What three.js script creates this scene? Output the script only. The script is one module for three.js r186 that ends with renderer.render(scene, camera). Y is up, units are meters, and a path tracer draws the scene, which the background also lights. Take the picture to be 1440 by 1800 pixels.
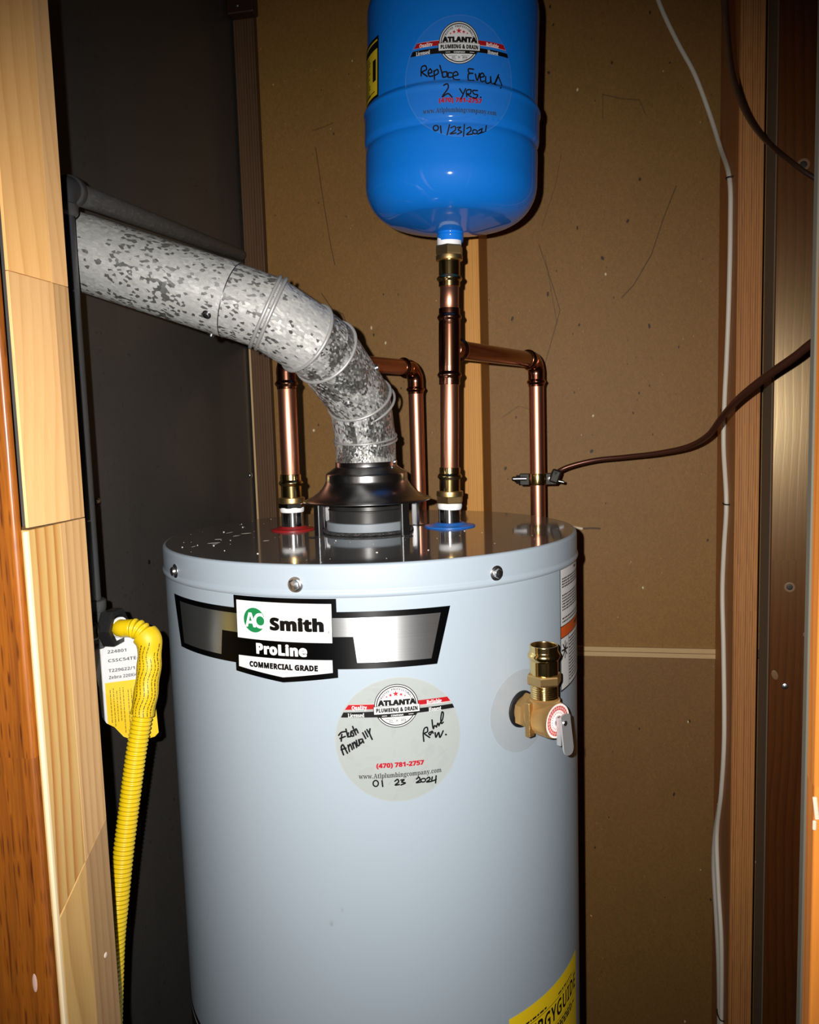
import * as THREE from 'three';
import { RoundedBoxGeometry } from 'three/addons/geometries/RoundedBoxGeometry.js';
import { mergeGeometries } from 'three/addons/utils/BufferGeometryUtils.js';

// ---------------------------------------------------------------- camera, light, exposure
const scene = new THREE.Scene();
scene.background = new THREE.Color(0x000000);
const D2R = Math.PI / 180;
const camera = new THREE.PerspectiveCamera(64.98, 1440 / 1800, 0.02, 20);
camera.rotation.order = 'YXZ';
camera.rotation.set(-5.9 * D2R, 11 * D2R, -1.7 * D2R);
camera.position.set(0, 1.385, 0);
scene.add(camera);
camera.updateMatrixWorld(true);
const renderer = new THREE.WebGLRenderer({ antialias: true });
renderer.toneMapping = THREE.LinearToneMapping;
renderer.toneMappingExposure = 1.0;
renderer.shadowMap.enabled = true;
// the flash of the phone that took the picture: a few mm across, beside and above the lens
const FLASH = camera.localToWorld(new THREE.Vector3(-0.022, 0.013, 0.001));
const FLASH_AIM = camera.localToWorld(new THREE.Vector3(-0.02, -0.075, -1));
const flash = new THREE.SpotLight(0xfffaf4, 4.1, 0, 47 * D2R, 1, 2);
flash.position.copy(FLASH);
flash.target.position.copy(FLASH_AIM);
flash.castShadow = true;
flash.shadow.mapSize.set(2048, 2048);
flash.shadow.radius = 0.14;
flash.shadow.bias = -0.0005;
scene.add(flash, flash.target);

// ---------------------------------------------------------------- helpers
const V = (x, y, z) => new THREE.Vector3(x, y, z);
let seed = 7;
const rnd = () => { seed = (seed * 1664525 + 1013904223) >>> 0; return seed / 4294967296; };
const hash = (x, y, s) => { let h = (x * 374761393 + y * 668265263 + s * 974634271) | 0; h = Math.imul(h ^ (h >>> 13), 1274126177); return ((h ^ (h >>> 16)) >>> 0) / 4294967296; };
function noise(x, y, s) {
  const xi = Math.floor(x), yi = Math.floor(y), fx = x - xi, fy = y - yi, u = fx * fx * (3 - 2 * fx), v = fy * fy * (3 - 2 * fy);
  const a = hash(xi, yi, s), b = hash(xi + 1, yi, s), c = hash(xi, yi + 1, s), d = hash(xi + 1, yi + 1, s);
  return a + (b - a) * u + (c - a) * v + (a - b - c + d) * u * v;
}
const fbm = (x, y, s, o = 4) => { let r = 0, a = 0.5, t = 0; for (let i = 0; i < o; i++) { r += a * noise(x, y, s + i * 17); t += a; a /= 2; x *= 2.03; y *= 2.03; } return r / t; };
const used = {};
function numbered(n) { const k = used[n] = (used[n] ?? -1) + 1; return k ? n + '_' + String(k).padStart(3, '0') : n; }
const shade = (o) => { o.traverse((c) => { if (c.isMesh) { c.castShadow = true; c.receiveShadow = true; } }); return o; };
function thing(name, label, category, pos = [0, 0, 0], group) {
  const o = new THREE.Group(); o.name = numbered(name); o.position.set(...pos); o.userData = { label, category };
  if (group) o.userData.group = group;
  scene.add(o); return o;
}
function struct(name, pos = [0, 0, 0], label) {
  const o = new THREE.Group(); o.name = name; o.position.set(...pos); o.userData = { kind: 'structure' };
  if (label) o.userData.label = label;
  scene.add(o); return o;
}
function part(name, geo, mat, parent, label) {
  const m = new THREE.Mesh(Array.isArray(geo) ? join(geo) : geo, mat);
  m.name = name; m.castShadow = m.receiveShadow = true;
  if (label) m.userData.label = label;
  parent.add(m); return m;
}
function join(list) {
  const l = list.map((g) => { const n = g.index ? g.toNonIndexed() : g; for (const k of Object.keys(n.attributes)) if (!['position', 'normal', 'uv'].includes(k)) n.deleteAttribute(k); return n; });
  return mergeGeometries(l, false);
}
// lathe about y; profile [[r, y], ...] from bottom to top
const lathe = (prof, seg = 48, a0 = 0, a1 = Math.PI * 2) => new THREE.LatheGeometry(prof.map(([r, y]) => new THREE.Vector2(Math.max(r, 0.00001), y)), seg, a0, a1);
// smooth a profile so that its corners are small rounds
function soft(prof, k = 0.0008) {
  const out = [];
  for (let i = 0; i < prof.length; i++) {
    const p = prof[i];
    if (i === 0 || i === prof.length - 1) { out.push(p); continue; }
    for (const q of [prof[i - 1], prof[i + 1]]) {
      const dx = q[0] - p[0], dy = q[1] - p[1], L = Math.hypot(dx, dy) || 1, t = Math.min(k, L * 0.4) / L;
      out.push([p[0] + dx * t, p[1] + dy * t]);
    }
  }
  return out;
}
function onAxis(geo, origin, dir) {
  const q = new THREE.Quaternion().setFromUnitVectors(V(0, 1, 0), dir.clone().normalize());
  geo.applyQuaternion(q); geo.translate(origin.x, origin.y, origin.z); return geo;
}
const rod = (a, b, r, seg = 32) => { const d = b.clone().sub(a), L = d.length(); const g = lathe([[0, 0], [r, 0], [r, L], [0, L]], seg); metric(g, r, L); return onAxis(g, a, d); };
function metric(g, r) { const p = g.attributes.position, u = g.attributes.uv; for (let i = 0; i < p.count; i++) u.setXY(i, u.getX(i) * 2 * Math.PI * r, p.getY(i)); }
// a tube whose radius may vary along it; uv in metres
function sweep(points, rad, { seg = 80, radial = 24, caps = true, curve = null } = {}) {
  const c = curve || new THREE.CatmullRomCurve3(points, false, 'centripetal'), L = c.getLength(), fr = c.computeFrenetFrames(seg, false);
  const pos = [], nor = [], uv = [], idx = [];
  for (let i = 0; i <= seg; i++) {
    const t = i / seg, p = c.getPointAt(t), r = typeof rad === 'function' ? rad(t, t * L) : rad, e = 0.5 / seg;
    const dr = typeof rad === 'function' ? (rad(Math.min(1, t + e), (t + e) * L) - rad(Math.max(0, t - e), (t - e) * L)) / (2 * e * L) : 0;
    for (let j = 0; j <= radial; j++) {
      const a = j / radial * Math.PI * 2, n = fr.normals[i].clone().multiplyScalar(Math.cos(a)).addScaledVector(fr.binormals[i], Math.sin(a));
      const q = p.clone().addScaledVector(n, r), m = n.clone().addScaledVector(fr.tangents[i], -dr).normalize();
      pos.push(q.x, q.y, q.z); nor.push(m.x, m.y, m.z); uv.push(a * r, t * L);
    }
  }
  for (let i = 0; i < seg; i++) for (let j = 0; j < radial; j++) { const a = i * (radial + 1) + j, b = a + radial + 1; idx.push(a, a + 1, b, b, a + 1, b + 1); }
  if (caps) for (const i of [0, seg]) {
    const k = pos.length / 3, p = c.getPointAt(i / seg), t = fr.tangents[i].clone().multiplyScalar(i ? 1 : -1);
    pos.push(p.x, p.y, p.z); nor.push(t.x, t.y, t.z); uv.push(0, 0);
    for (let j = 0; j <= radial; j++) { const s = (i * (radial + 1) + j) * 3; pos.push(pos[s], pos[s + 1], pos[s + 2]); nor.push(t.x, t.y, t.z); uv.push(0, 0); }
    for (let j = 0; j < radial; j++) i ? idx.push(k, k + 1 + j, k + 2 + j) : idx.push(k, k + 2 + j, k + 1 + j);
  }
  const g = new THREE.BufferGeometry();
  g.setAttribute('position', new THREE.Float32BufferAttribute(pos, 3)); g.setAttribute('normal', new THREE.Float32BufferAttribute(nor, 3)); g.setAttribute('uv', new THREE.Float32BufferAttribute(uv, 2));
  g.setIndex(idx); return g;
}
// box with uv in metres: u across, v along its height
function box(w, h, d, r = 0.0015, off = 0) {
  const g = r ? new RoundedBoxGeometry(w, h, d, 2, Math.min(r, w / 2.2, h / 2.2, d / 2.2)) : new THREE.BoxGeometry(w, h, d);
  const p = g.attributes.position, n = g.attributes.normal, u = g.attributes.uv;
  for (let i = 0; i < p.count; i++) {
    const nx = Math.abs(n.getX(i)), ny = Math.abs(n.getY(i)), nz = Math.abs(n.getZ(i));
    if (ny > 0.8) u.setXY(i, p.getX(i) + off, p.getZ(i)); else u.setXY(i, (nx > nz ? p.getZ(i) + 0.11 : p.getX(i)) + off, p.getY(i) + off * 3);
  }
  return g;
}
const moved = (g, x, y, z) => { g.translate(x, y, z); return g; };
const spun = (g, ax, ay, az) => { g.applyQuaternion(new THREE.Quaternion().setFromEuler(new THREE.Euler(ax, ay, az))); return g; };

// ---------------------------------------------------------------- textures
function dataTex(w, h, fn, srgb = true) {
  const d = new Uint8Array(w * h * 4), o = [0, 0, 0];
  for (let y = 0; y < h; y++) for (let x = 0; x < w; x++) { fn(x, y, o); const i = (y * w + x) * 4; d[i] = Math.max(0, Math.min(255, o[0])); d[i + 1] = Math.max(0, Math.min(255, o[1])); d[i + 2] = Math.max(0, Math.min(255, o[2])); d[i + 3] = 255; }
  const t = new THREE.DataTexture(d, w, h, THREE.RGBAFormat); t.magFilter = THREE.LinearFilter; t.minFilter = THREE.LinearFilter; t.wrapS = t.wrapT = THREE.RepeatWrapping;
  if (srgb) t.colorSpace = THREE.SRGBColorSpace; t.needsUpdate = true; return t;
}
function canvasTex(w, h, draw, srgb = true) {
  const c = document.createElement('canvas'); c.width = w; c.height = h; draw(c.getContext('2d'), w, h);
  const t = new THREE.CanvasTexture(c); if (srgb) t.colorSpace = THREE.SRGBColorSpace; t.magFilter = THREE.LinearFilter; return t;
}
// wood: flat-sawn or edge grain running along v
function woodTex(s, { light, dark, ring = 0.005, warp = 0.02, contrast = 1, fine = 0.5, pore = 0, wm = 0.16, hm = 1.0, w = 256, h = 1024, knots = [], blotch = 0.12, stains = [] }) {
  const t = dataTex(w, h, (x, y, o) => {
    let u = x / w * wm, v = y / h * hm, kn = 0;
    let off = warp * (fbm(v * 2.2, 3.1, s, 3) - 0.5) + warp * 0.5 * (fbm(u * 14, v * 3, s + 5, 3) - 0.5);
    for (const [ku, kv, kr] of knots) { const dx = u - ku, dy = (v - kv) * 0.45, q = Math.hypot(dx, dy); off += kr * 1.6 * Math.exp(-q * q / (kr * kr * 5)) * Math.sign(dx + 1e-6); if (Math.hypot(dx, v - kv) < kr) kn = Math.max(kn, 1 - Math.hypot(dx, v - kv) / kr * 0.5); }
    const ph = (u + off) / ring, f = ph - Math.floor(ph), lat = Math.pow(f, 2.5) * (f > 0.93 ? (1 - f) / 0.07 : 1), vary = 0.55 + 0.9 * hash(Math.floor(ph), 3, s);
    let k = contrast * vary * lat * 0.85 + fine * 0.35 * (noise(u * 2200, v * 60, s + 3) - 0.5) + blotch * 2 * (fbm(u * 10, v * 4, s + 9, 3) - 0.5);
    if (pore) { const q = noise(u * 1500, v * 55, s + 21); if (q > 1 - pore) k += (q - 1 + pore) / pore * 0.9; }
    if (kn) k = Math.max(k, 0.9 + kn);
    for (const [su, sv, sr] of stains) { const q = Math.hypot(u - su, v - sv) / (sr * (0.6 + 0.8 * noise(u * 900, v * 900, s + 40))); if (q < 1) k += 1.1 * Math.min(1, (1 - q) * 3); }
    k = Math.max(-0.25, Math.min(2.1, k));
    for (let c = 0; c < 3; c++) o[c] = light[c] + (dark[c] - light[c]) * k;
  });
  t.repeat.set(1 / wm, 1 / hm); return t;
}
const bumpFrom = (map) => { const d = map.image.data, t = dataTex(map.image.width, map.image.height, (x, y, o) => { const i = (y * map.image.width + x) * 4; o[0] = o[1] = o[2] = (d[i] + d[i + 1] + d[i + 2]) / 3; }, false); t.repeat.copy(map.repeat); return t; };
const M = (o) => new THREE.MeshStandardMaterial(o), P = (o) => new THREE.MeshPhysicalMaterial(o);
const lin = (r, g, b) => new THREE.Color().setRGB(r, g, b);
const wood = (s, o, rough = 0.65, extra = {}) => { const k = o.dim ?? 0.92; o = { ...o, light: o.light.map((v) => v * k), dark: o.dark.map((v) => v * k) }; const map = woodTex(s, o); return P({ map, bumpMap: bumpFrom(map), bumpScale: 0.0006, roughness: rough, ...extra }); };

// galvanised sheet: zinc crystals, some dulled white, some still bright metal
function spangle(s, metalShare, dull, cellm = 0.0045, wm = 0.2, n = 1000, soft = 1) {
  const K = Math.round(wm / cellm), px = [], id = new Float32Array(n * n), id2 = new Float32Array(n * n);
  for (let j = 0; j < K; j++) for (let i = 0; i < K; i++) px.push([i + hash(i, j, s), j + hash(i, j, s + 1)]);
  for (let y = 0; y < n; y++) for (let x = 0; x < n; x++) {
    const u = x / n * K, v = y / n * K, iu = Math.floor(u), iv = Math.floor(v); let best = 9, b = 0;
    for (let dj = -1; dj <= 1; dj++) for (let di = -1; di <= 1; di++) { const a = ((iu + di) % K + K) % K, c = ((iv + dj) % K + K) % K, p = px[c * K + a], ex = iu + di + p[0] - a - u, ey = iv + dj + p[1] - c - v, q = ex * ex * 2.2 + ey * ey * 0.8; if (q < best) { best = q; b = c * K + a; } }
    id[y * n + x] = hash(b, 11, s); id2[y * n + x] = hash(b, 23, s + 4);
  }
  const isM = (x, y) => { const a = id[y * n + x], m = fbm(x / n * 7, y / n * 7, s + 31, 4); return a < metalShare * Math.max(0, (m - 0.34) * 4.2) ? 0.35 + 0.65 * id2[y * n + x] : 0; };
  const map = dataTex(n, n, (x, y, o) => { const m = isM(x, y), a = id2[y * n + x], q = dull + 34 * soft * (a - 0.5) + 26 * (fbm(x * 0.3, y * 0.07, s + 8, 3) - 0.5) - (m ? 24 - 70 * (a - 0.5) : 0); o[0] = q; o[1] = q + 1; o[2] = q - 1; });
  const mr = dataTex(n, n, (x, y, o) => { const m = isM(x, y), a = id2[y * n + x]; o[0] = 0; o[1] = m ? 70 + 70 * a : 112 + 50 * a; o[2] = m ? 90 + 155 * m : 30 + 70 * a; }, false);
  const nm = dataTex(n, n, (x, y, o) => { const a = id[y * n + x], b = id2[y * n + x]; const k = 70 * soft; o[0] = 128 + k * (a - 0.5); o[1] = 128 + k * (b - 0.5); o[2] = 248; }, false);
  for (const t of [map, mr, nm]) t.repeat.set(1 / wm, 1 / wm);
  return M({ map, metalnessMap: mr, roughnessMap: mr, metalness: 1, roughness: 1, normalMap: nm });
}

// ---------------------------------------------------------------- materials
const copper = P({ color: lin(0.74, 0.33, 0.21), metalness: 1, roughness: 0.36 });
const copperFit = P({ color: lin(0.42, 0.18, 0.11), metalness: 1, roughness: 0.2 });
const brass = P({ color: lin(0.78, 0.58, 0.25), metalness: 1, roughness: 0.17 });
const brassDull = P({ color: lin(0.62, 0.42, 0.18), metalness: 1, roughness: 0.38 });
const castBump = dataTex(256, 256, (x, y, o) => { o[0] = o[1] = o[2] = 255 * (0.5 * noise(x * 0.9, y * 0.9, 4) + 0.5 * noise(x * 0.4, y * 0.4, 6)); }, false); castBump.repeat.set(25, 25);
const brassCast = P({ color: lin(0.6, 0.38, 0.15), metalness: 1, roughness: 0.42, bumpMap: castBump, bumpScale: 0.0004 });
const chrome = P({ color: lin(0.82, 0.83, 0.85), metalness: 1, roughness: 0.12 });
const zincScrew = P({ color: lin(0.72, 0.73, 0.75), metalness: 1, roughness: 0.28 });
const leverMat = P({ color: lin(0.7, 0.71, 0.73), metalness: 0.8, roughness: 0.4 });
const darkMetal = P({ color: lin(0.3, 0.3, 0.31), metalness: 1, roughness: 0.3 });
const hoodMetal = P({ color: lin(0.31, 0.31, 0.32), metalness: 1, roughness: 0.27 });
const galvPipe = spangle(3, 0.2, 172, 0.003, 0.2, 1000, 0.5);
const galvElbow = spangle(17, 0.75, 168, 0.0026);
const galvCollar = spangle(29, 2.4, 160, 0.0016);
const beadMat = M({ color: lin(0.42, 0.42, 0.41), metalness: 0.45, roughness: 0.42 });
const tankPaint = P({ color: lin(0.335, 0.40, 0.465), roughness: 0.5, clearcoat: 0.3, clearcoatRoughness: 0.16 });
const bluePaint = P({ color: lin(0.003, 0.168, 0.66), roughness: 0.6, specularIntensity: 0.3, clearcoat: 0.9, clearcoatRoughness: 0.06 });
const white = M({ color: lin(0.85, 0.86, 0.88), roughness: 0.7 });
const redPlastic = P({ color: lin(0.35, 0.012, 0.015), roughness: 0.35 });
const bluePlastic = P({ color: lin(0.01, 0.16, 0.62), roughness: 0.35 });
const greyRing = M({ color: lin(0.21, 0.24, 0.27), roughness: 0.5 });
const blackGasket = M({ color: lin(0.03, 0.03, 0.03), roughness: 0.9 });
const blackIron = P({ color: lin(0.045, 0.046, 0.048), roughness: 0.32, bumpMap: castBump, bumpScale: 0.0002 });
const ironDusty = M({ map: dataTex(256, 256, (x, y, o) => { const s = noise(x * 0.5, y * 0.06, 9) > 0.72 ? 26 * noise(x * 0.3, y * 0.3, 2) : 0, q = 92 + 18 * (fbm(x * 0.08, y * 0.08, 5) - 0.5) + s; o[0] = q; o[1] = q + 1; o[2] = q; }), roughness: 0.6 });
ironDusty.map.repeat.set(8, 8);
const yellow = P({ color: lin(0.66, 0.46, 0.003), roughness: 0.42, clearcoat: 0.3, clearcoatRoughness: 0.25 });
const cableWhite = P({ color: lin(0.74, 0.70, 0.60), roughness: 0.5 });
const wireCopper = P({ color: lin(0.10, 0.036, 0.022), metalness: 0.6, roughness: 0.32 });
const wireBrown = P({ color: lin(0.045, 0.022, 0.014), roughness: 0.4 });
const black = M({ color: lin(0.008, 0.008, 0.008), roughness: 0.5 });

// wood
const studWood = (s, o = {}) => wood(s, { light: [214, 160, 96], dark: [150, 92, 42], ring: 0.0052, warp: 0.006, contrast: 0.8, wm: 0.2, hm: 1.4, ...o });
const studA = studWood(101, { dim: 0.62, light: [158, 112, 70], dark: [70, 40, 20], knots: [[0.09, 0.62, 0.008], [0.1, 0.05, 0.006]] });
const studB = studWood(117, { light: [236, 168, 78], dark: [196, 122, 44], ring: 0.0035 });
const studC = studWood(131, { dim: 0.98, light: [200, 136, 74], dark: [104, 56, 26], ring: 0.0034, contrast: 0.85, stains: [[0.1, 0.3, 0.006], [0.096, 0.316, 0.004], [0.104, 0.31, 0.003], [0.112, 1.05, 0.005], [0.108, 0.92, 0.005]] });
const boardD = wood(143, { dim: 0.84, light: [112, 60, 26], dark: [72, 34, 14], ring: 0.011, warp: 0.03, contrast: 0.5, fine: 0.8, wm: 0.2, hm: 1.4, knots: [[0.11, 0.27, 0.004]] }, 0.3, { specularIntensity: 1, specularColor: lin(1, 0.76, 0.42), ior: 1.75 });
const orangeWood = wood(151, { light: [226, 138, 52], dark: [178, 92, 24], ring: 0.012, warp: 0.03, contrast: 0.5, wm: 0.2, hm: 1.2, stains: [[0.02, 0.2, 0.004], [0.03, 0.5, 0.005], [0.01, 0.8, 0.004]] }, 0.65, { specularIntensity: 0.5 });
const mahogany = wood(163, { dim: 0.74, light: [188, 104, 20], dark: [92, 38, 4], ring: 0.016, warp: 0.04, contrast: 0.5, pore: 0.26, fine: 0.9, wm: 0.2, hm: 0.9, blotch: 0.35 }, 0.5, { clearcoat: 0.35, clearcoatRoughness: 0.3 });
const jambWood = [
  wood(171, { dim: 1.06, light: [222, 172, 108], dark: [184, 128, 66], ring: 0.013, warp: 0.08, contrast: 0.4, wm: 0.2, hm: 0.9 }),
  wood(173, { dim: 1.06, light: [208, 164, 110], dark: [176, 126, 72], ring: 0.011, warp: 0.07, contrast: 0.35, wm: 0.2, hm: 0.9 }),
  wood(177, { dim: 0.86, light: [222, 180, 108], dark: [188, 112, 40], ring: 0.0105, warp: 0.022, contrast: 1.1, wm: 0.2, hm: 0.9 }),
  wood(179, { light: [206, 164, 110], dark: [158, 108, 62], ring: 0.008, warp: 0.012, contrast: 0.8, wm: 0.2, hm: 0.9 }),
  wood(181, {  light: [214, 172, 104], dark: [170, 122, 60], ring: 0.016, warp: 0.05, contrast: 0.5, blotch: 0.3, wm: 0.2, hm: 0.9 }),
  wood(187, { light: [176, 138, 92], dark: [136, 98, 58], ring: 0.008, warp: 0.014, contrast: 0.6, blotch: 0.25, wm: 0.2, hm: 0.9 }),
];
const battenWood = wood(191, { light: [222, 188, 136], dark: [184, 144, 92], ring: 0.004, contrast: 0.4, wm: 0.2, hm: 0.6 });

// brown fibreboard: fine felted grain, dark and pale flecks, scratches
function fibreboard(s, base, lines) {
  return canvasTex(1400, 2048, (g, w, h) => {
    const im = g.createImageData(w, h), d = im.data;
    for (let y = 0; y < h; y++) for (let x = 0; x < w; x++) {
      const k = 1 + 0.1 * (noise(x * 0.7, y * 0.7, s) - 0.5) + 0.07 * (noise(x * 0.25, y * 0.25, s + 1) - 0.5) + 0.05 * (fbm(x * 0.012, y * 0.012, s + 2, 3) - 0.5), i = (y * w + x) * 4;
      d[i] = base[0] * k; d[i + 1] = base[1] * k; d[i + 2] = base[2] * k; d[i + 3] = 255;
    }
    g.putImageData(im, 0, 0);
    const R = (a) => hash(a, 77, s);
    for (let i = 0; i < 900; i++) {
      const x = R(i * 5) * w, y = R(i * 5 + 1) * h, r = 0.5 + 2.1 * Math.pow(R(i * 5 + 2), 5), pale = R(i * 5 + 3) > 0.72;
      g.fillStyle = pale ? 'rgba(238,226,200,0.9)' : 'rgba(38,22,10,0.8)';
      g.beginPath(); g.ellipse(x, y, r * (0.8 + R(i * 5 + 4)), r, R(i * 3) * 3, 0, 7); g.fill();
    }
    g.lineCap = 'round'; g.lineJoin = 'round';
    for (const [col, lw, ...pts] of lines) { g.strokeStyle = col; g.lineWidth = lw; g.beginPath(); pts.forEach(([x, y], i) => { const X = (x + 0.6) / 1.04 * w, Y = (2.35 - y) / 2.35 * h; i ? g.lineTo(X, Y) : g.moveTo(X, Y); }); g.stroke(); }
  });
}

// ---------------------------------------------------------------- the closet
const WALL_Z = -1.47, LEFT_X = -0.584;
{
  const floor = struct('floor', [0, 0, 0]);
  const conc = dataTex(512, 512, (x, y, o) => { const q = 96 + 40 * (fbm(x * 0.03, y * 0.03, 3) - 0.5) + 14 * (noise(x, y, 5) - 0.5); o[0] = q; o[1] = q * 0.97; o[2] = q * 0.92; });
  part('floor_slab', moved(box(2.4, 0.08, 3.4, 0), 0, -0.04, 0.15), M({ map: conc, roughness: 0.85 }), floor);
  const ceil = struct('ceiling', [0, 0, 0]);
  part('ceiling_board', moved(box(2.4, 0.05, 3.4, 0), 0, 2.375, 0.15), M({ color: lin(0.16, 0.13, 0.1), roughness: 0.9 }), ceil);

  const dk = 'rgba(52,30,14,0.75)', lt = 'rgba(60,36,18,0.5)';
  const up = fibreboard(211, [140, 101, 45], [
    [dk, 1.6, [-0.44, 1.9], [-0.43, 1.81], [-0.418, 1.72], [-0.412, 1.69]], [lt, 1.4, [-0.445, 1.93], [-0.42, 1.935], [-0.405, 1.94]],
    [dk, 1.5, [-0.44, 1.64], [-0.42, 1.61], [-0.4, 1.6], [-0.395, 1.585]], [lt, 1.2, [-0.45, 1.59], [-0.42, 1.57]],
    [lt, 1.5, [0.07, 1.94], [0.1, 1.93], [0.13, 1.925], [0.14, 1.9]], [dk, 1.6, [0.19, 1.78], [0.17, 1.73], [0.15, 1.67], [0.12, 1.62], [0.1, 1.6]],
    [lt, 1.4, [-0.03, 1.68], [-0.02, 1.62], [-0.01, 1.56]], [dk, 1.3, [-0.04, 1.7], [-0.015, 1.62], [-0.005, 1.585], [-0.03, 1.5], [-0.045, 1.46]],
    [lt, 1.2, [0.0, 1.85], [-0.01, 1.8], [-0.035, 1.73]], [lt, 1.3, [0.07, 1.94], [0.07, 1.9]], [lt, 1.3, [-0.185, 1.66], [-0.2, 1.6], [-0.215, 1.57]],
    [dk, 2.4, [-0.215, 1.575], [-0.207, 1.583], [-0.205, 1.57]], [lt, 1.2, [-0.11, 1.4], [-0.08, 1.42], [-0.05, 1.41], [-0.03, 1.43]],
    [dk, 2.6, [0.033, 1.197], [0.05, 1.198], [0.062, 1.197]], ['rgba(235,225,205,0.9)', 3.5, [0.013, 1.2], [0.03, 1.197]],
  ]);
  const low = fibreboard(223, [128, 92, 45], []);
  const back = struct('wall_back', [0, 0, 0]);
  const uvPanel = (y0, y1) => {
    const g = new THREE.BoxGeometry(1.04, y1 - y0, 0.012); g.translate(-0.08, (y0 + y1) / 2, WALL_Z - 0.006);
    const p = g.attributes.position, u = g.attributes.uv; for (let i = 0; i < p.count; i++) u.setXY(i, (p.getX(i) + 0.6) / 1.04, p.getY(i) / 2.35); return g;
  };
  const bm = canvasTex(512, 512, (g, w, h) => { const im = g.createImageData(w, h); for (let i = 0; i < w * h; i++) { const q = 128 + 127 * (noise((i % w) * 0.6, Math.floor(i / w) * 0.6, 8) - 0.5); im.data.set([q, q, q, 255], i * 4); } g.putImageData(im, 0, 0); }, false);
  bm.wrapS = bm.wrapT = THREE.RepeatWrapping; bm.repeat.set(4, 9);
  part('wall_panel', uvPanel(0.9815, 2.35), M({ map: up, roughness: 0.6, bumpMap: bm, bumpScale: 0.0003 }), back, 'tan fibreboard panel with dark flecks and scratches');
  part('wall_panel', uvPanel(0, 0.964), M({ map: low, roughness: 0.6, bumpMap: bm, bumpScale: 0.0003 }), back, 'lower fibreboard panel, browner than the upper one');
  part('wall_backing', moved(new THREE.BoxGeometry(1.1, 2.35, 0.02), -0.07, 1.175, WALL_Z - 0.022), M({ color: lin(0.1, 0.07, 0.04), roughness: 0.9 }), back);

  // left wall: dark sheet with a round hole where the vent leaves
  const left = struct('wall_left', [0, 0, 0]);
  const sh = new THREE.Shape(); sh.moveTo(-1.5, 0); sh.lineTo(-0.5, 0); sh.lineTo(-0.5, 2.35); sh.lineTo(-1.5, 2.35); sh.closePath();
  const hole = new THREE.Path(); hole.absellipse(-0.7285, 1.6125, 0.046, 0.047, 0, Math.PI * 2); sh.holes.push(hole);
  const lg = new THREE.ExtrudeGeometry(sh, { depth: 0.02, bevelEnabled: false, curveSegments: 40 }); lg.rotateY(-Math.PI / 2); lg.translate(LEFT_X, 0, 0);
  const lmap = dataTex(512, 1024, (x, y, o) => { const k = 1 + 0.08 * (fbm(x * 0.02, y * 0.02, 61, 3) - 0.5) + 0.07 * (noise(x * 0.9, y * 0.9, 62) - 0.5), p = noise(x * 0.35, y * 0.35, 66) > 0.955 ? 0.75 : 1; o[0] = 72 * k * p; o[1] = 70 * k * p; o[2] = 68 * k * p; });
  lmap.repeat.set(1, 0.5);
  part('wall_sheet', lg, P({ map: lmap, roughness: 0.42, clearcoat: 0.25, clearcoatRoughness: 0.16 }), left, 'dark taupe painted sheet');
  for (const [y, z] of [[1.3044, -0.9265], [1.3066, -1.437]]) {
    const g = spun(lathe(soft([[0, 0], [0.0052, 0], [0.005, 0.0012], [0.0034, 0.003], [0, 0.0034]], 0.0004), 20), 0, 0, -Math.PI / 2);
    part('screw', moved(g, LEFT_X, y, z), zincScrew, left);
  }
  part('screw_hole', moved(spun(lathe([[0, 0], [0.003, 0], [0.0034, 0.0004], [0.0022, 0.0006], [0, 0.0002]], 16), 0, 0, -Math.PI / 2), LEFT_X, 1.2069, -1.0437), black, left);

  const right = struct('wall_right', [0, 0, 0]);
  part('wall_board', moved(box(0.02, 2.35, 0.98, 0), 0.405, 1.175, -0.99), M({ color: lin(0.12, 0.08, 0.045), roughness: 0.8 }), right);
  // front wall on both sides of the door opening, and the dark hall in which the photographer stands
  const hallMat = M({ color: lin(0.05, 0.045, 0.04), roughness: 0.85 });
  const slab = (name, w, h, d, x, y, z) => part('wall_board', moved(box(w, h, d, 0), x, y, z), hallMat, struct(name));
  slab('wall_front_left', 0.75, 2.35, 0.04, -0.73, 1.175, -0.515);
  slab('wall_front_right', 0.96, 2.35, 0.012, 0.636, 1.175, -0.519);
  slab('wall_hall_left', 0.05, 2.35, 2.2, -1.125, 1.175, 0.6); slab('wall_hall_right', 0.05, 2.35, 2.2, 1.125, 1.175, 0.6); slab('wall_hall_rear', 2.3, 2.35, 0.05, 0, 1.175, 1.725);
}

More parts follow.
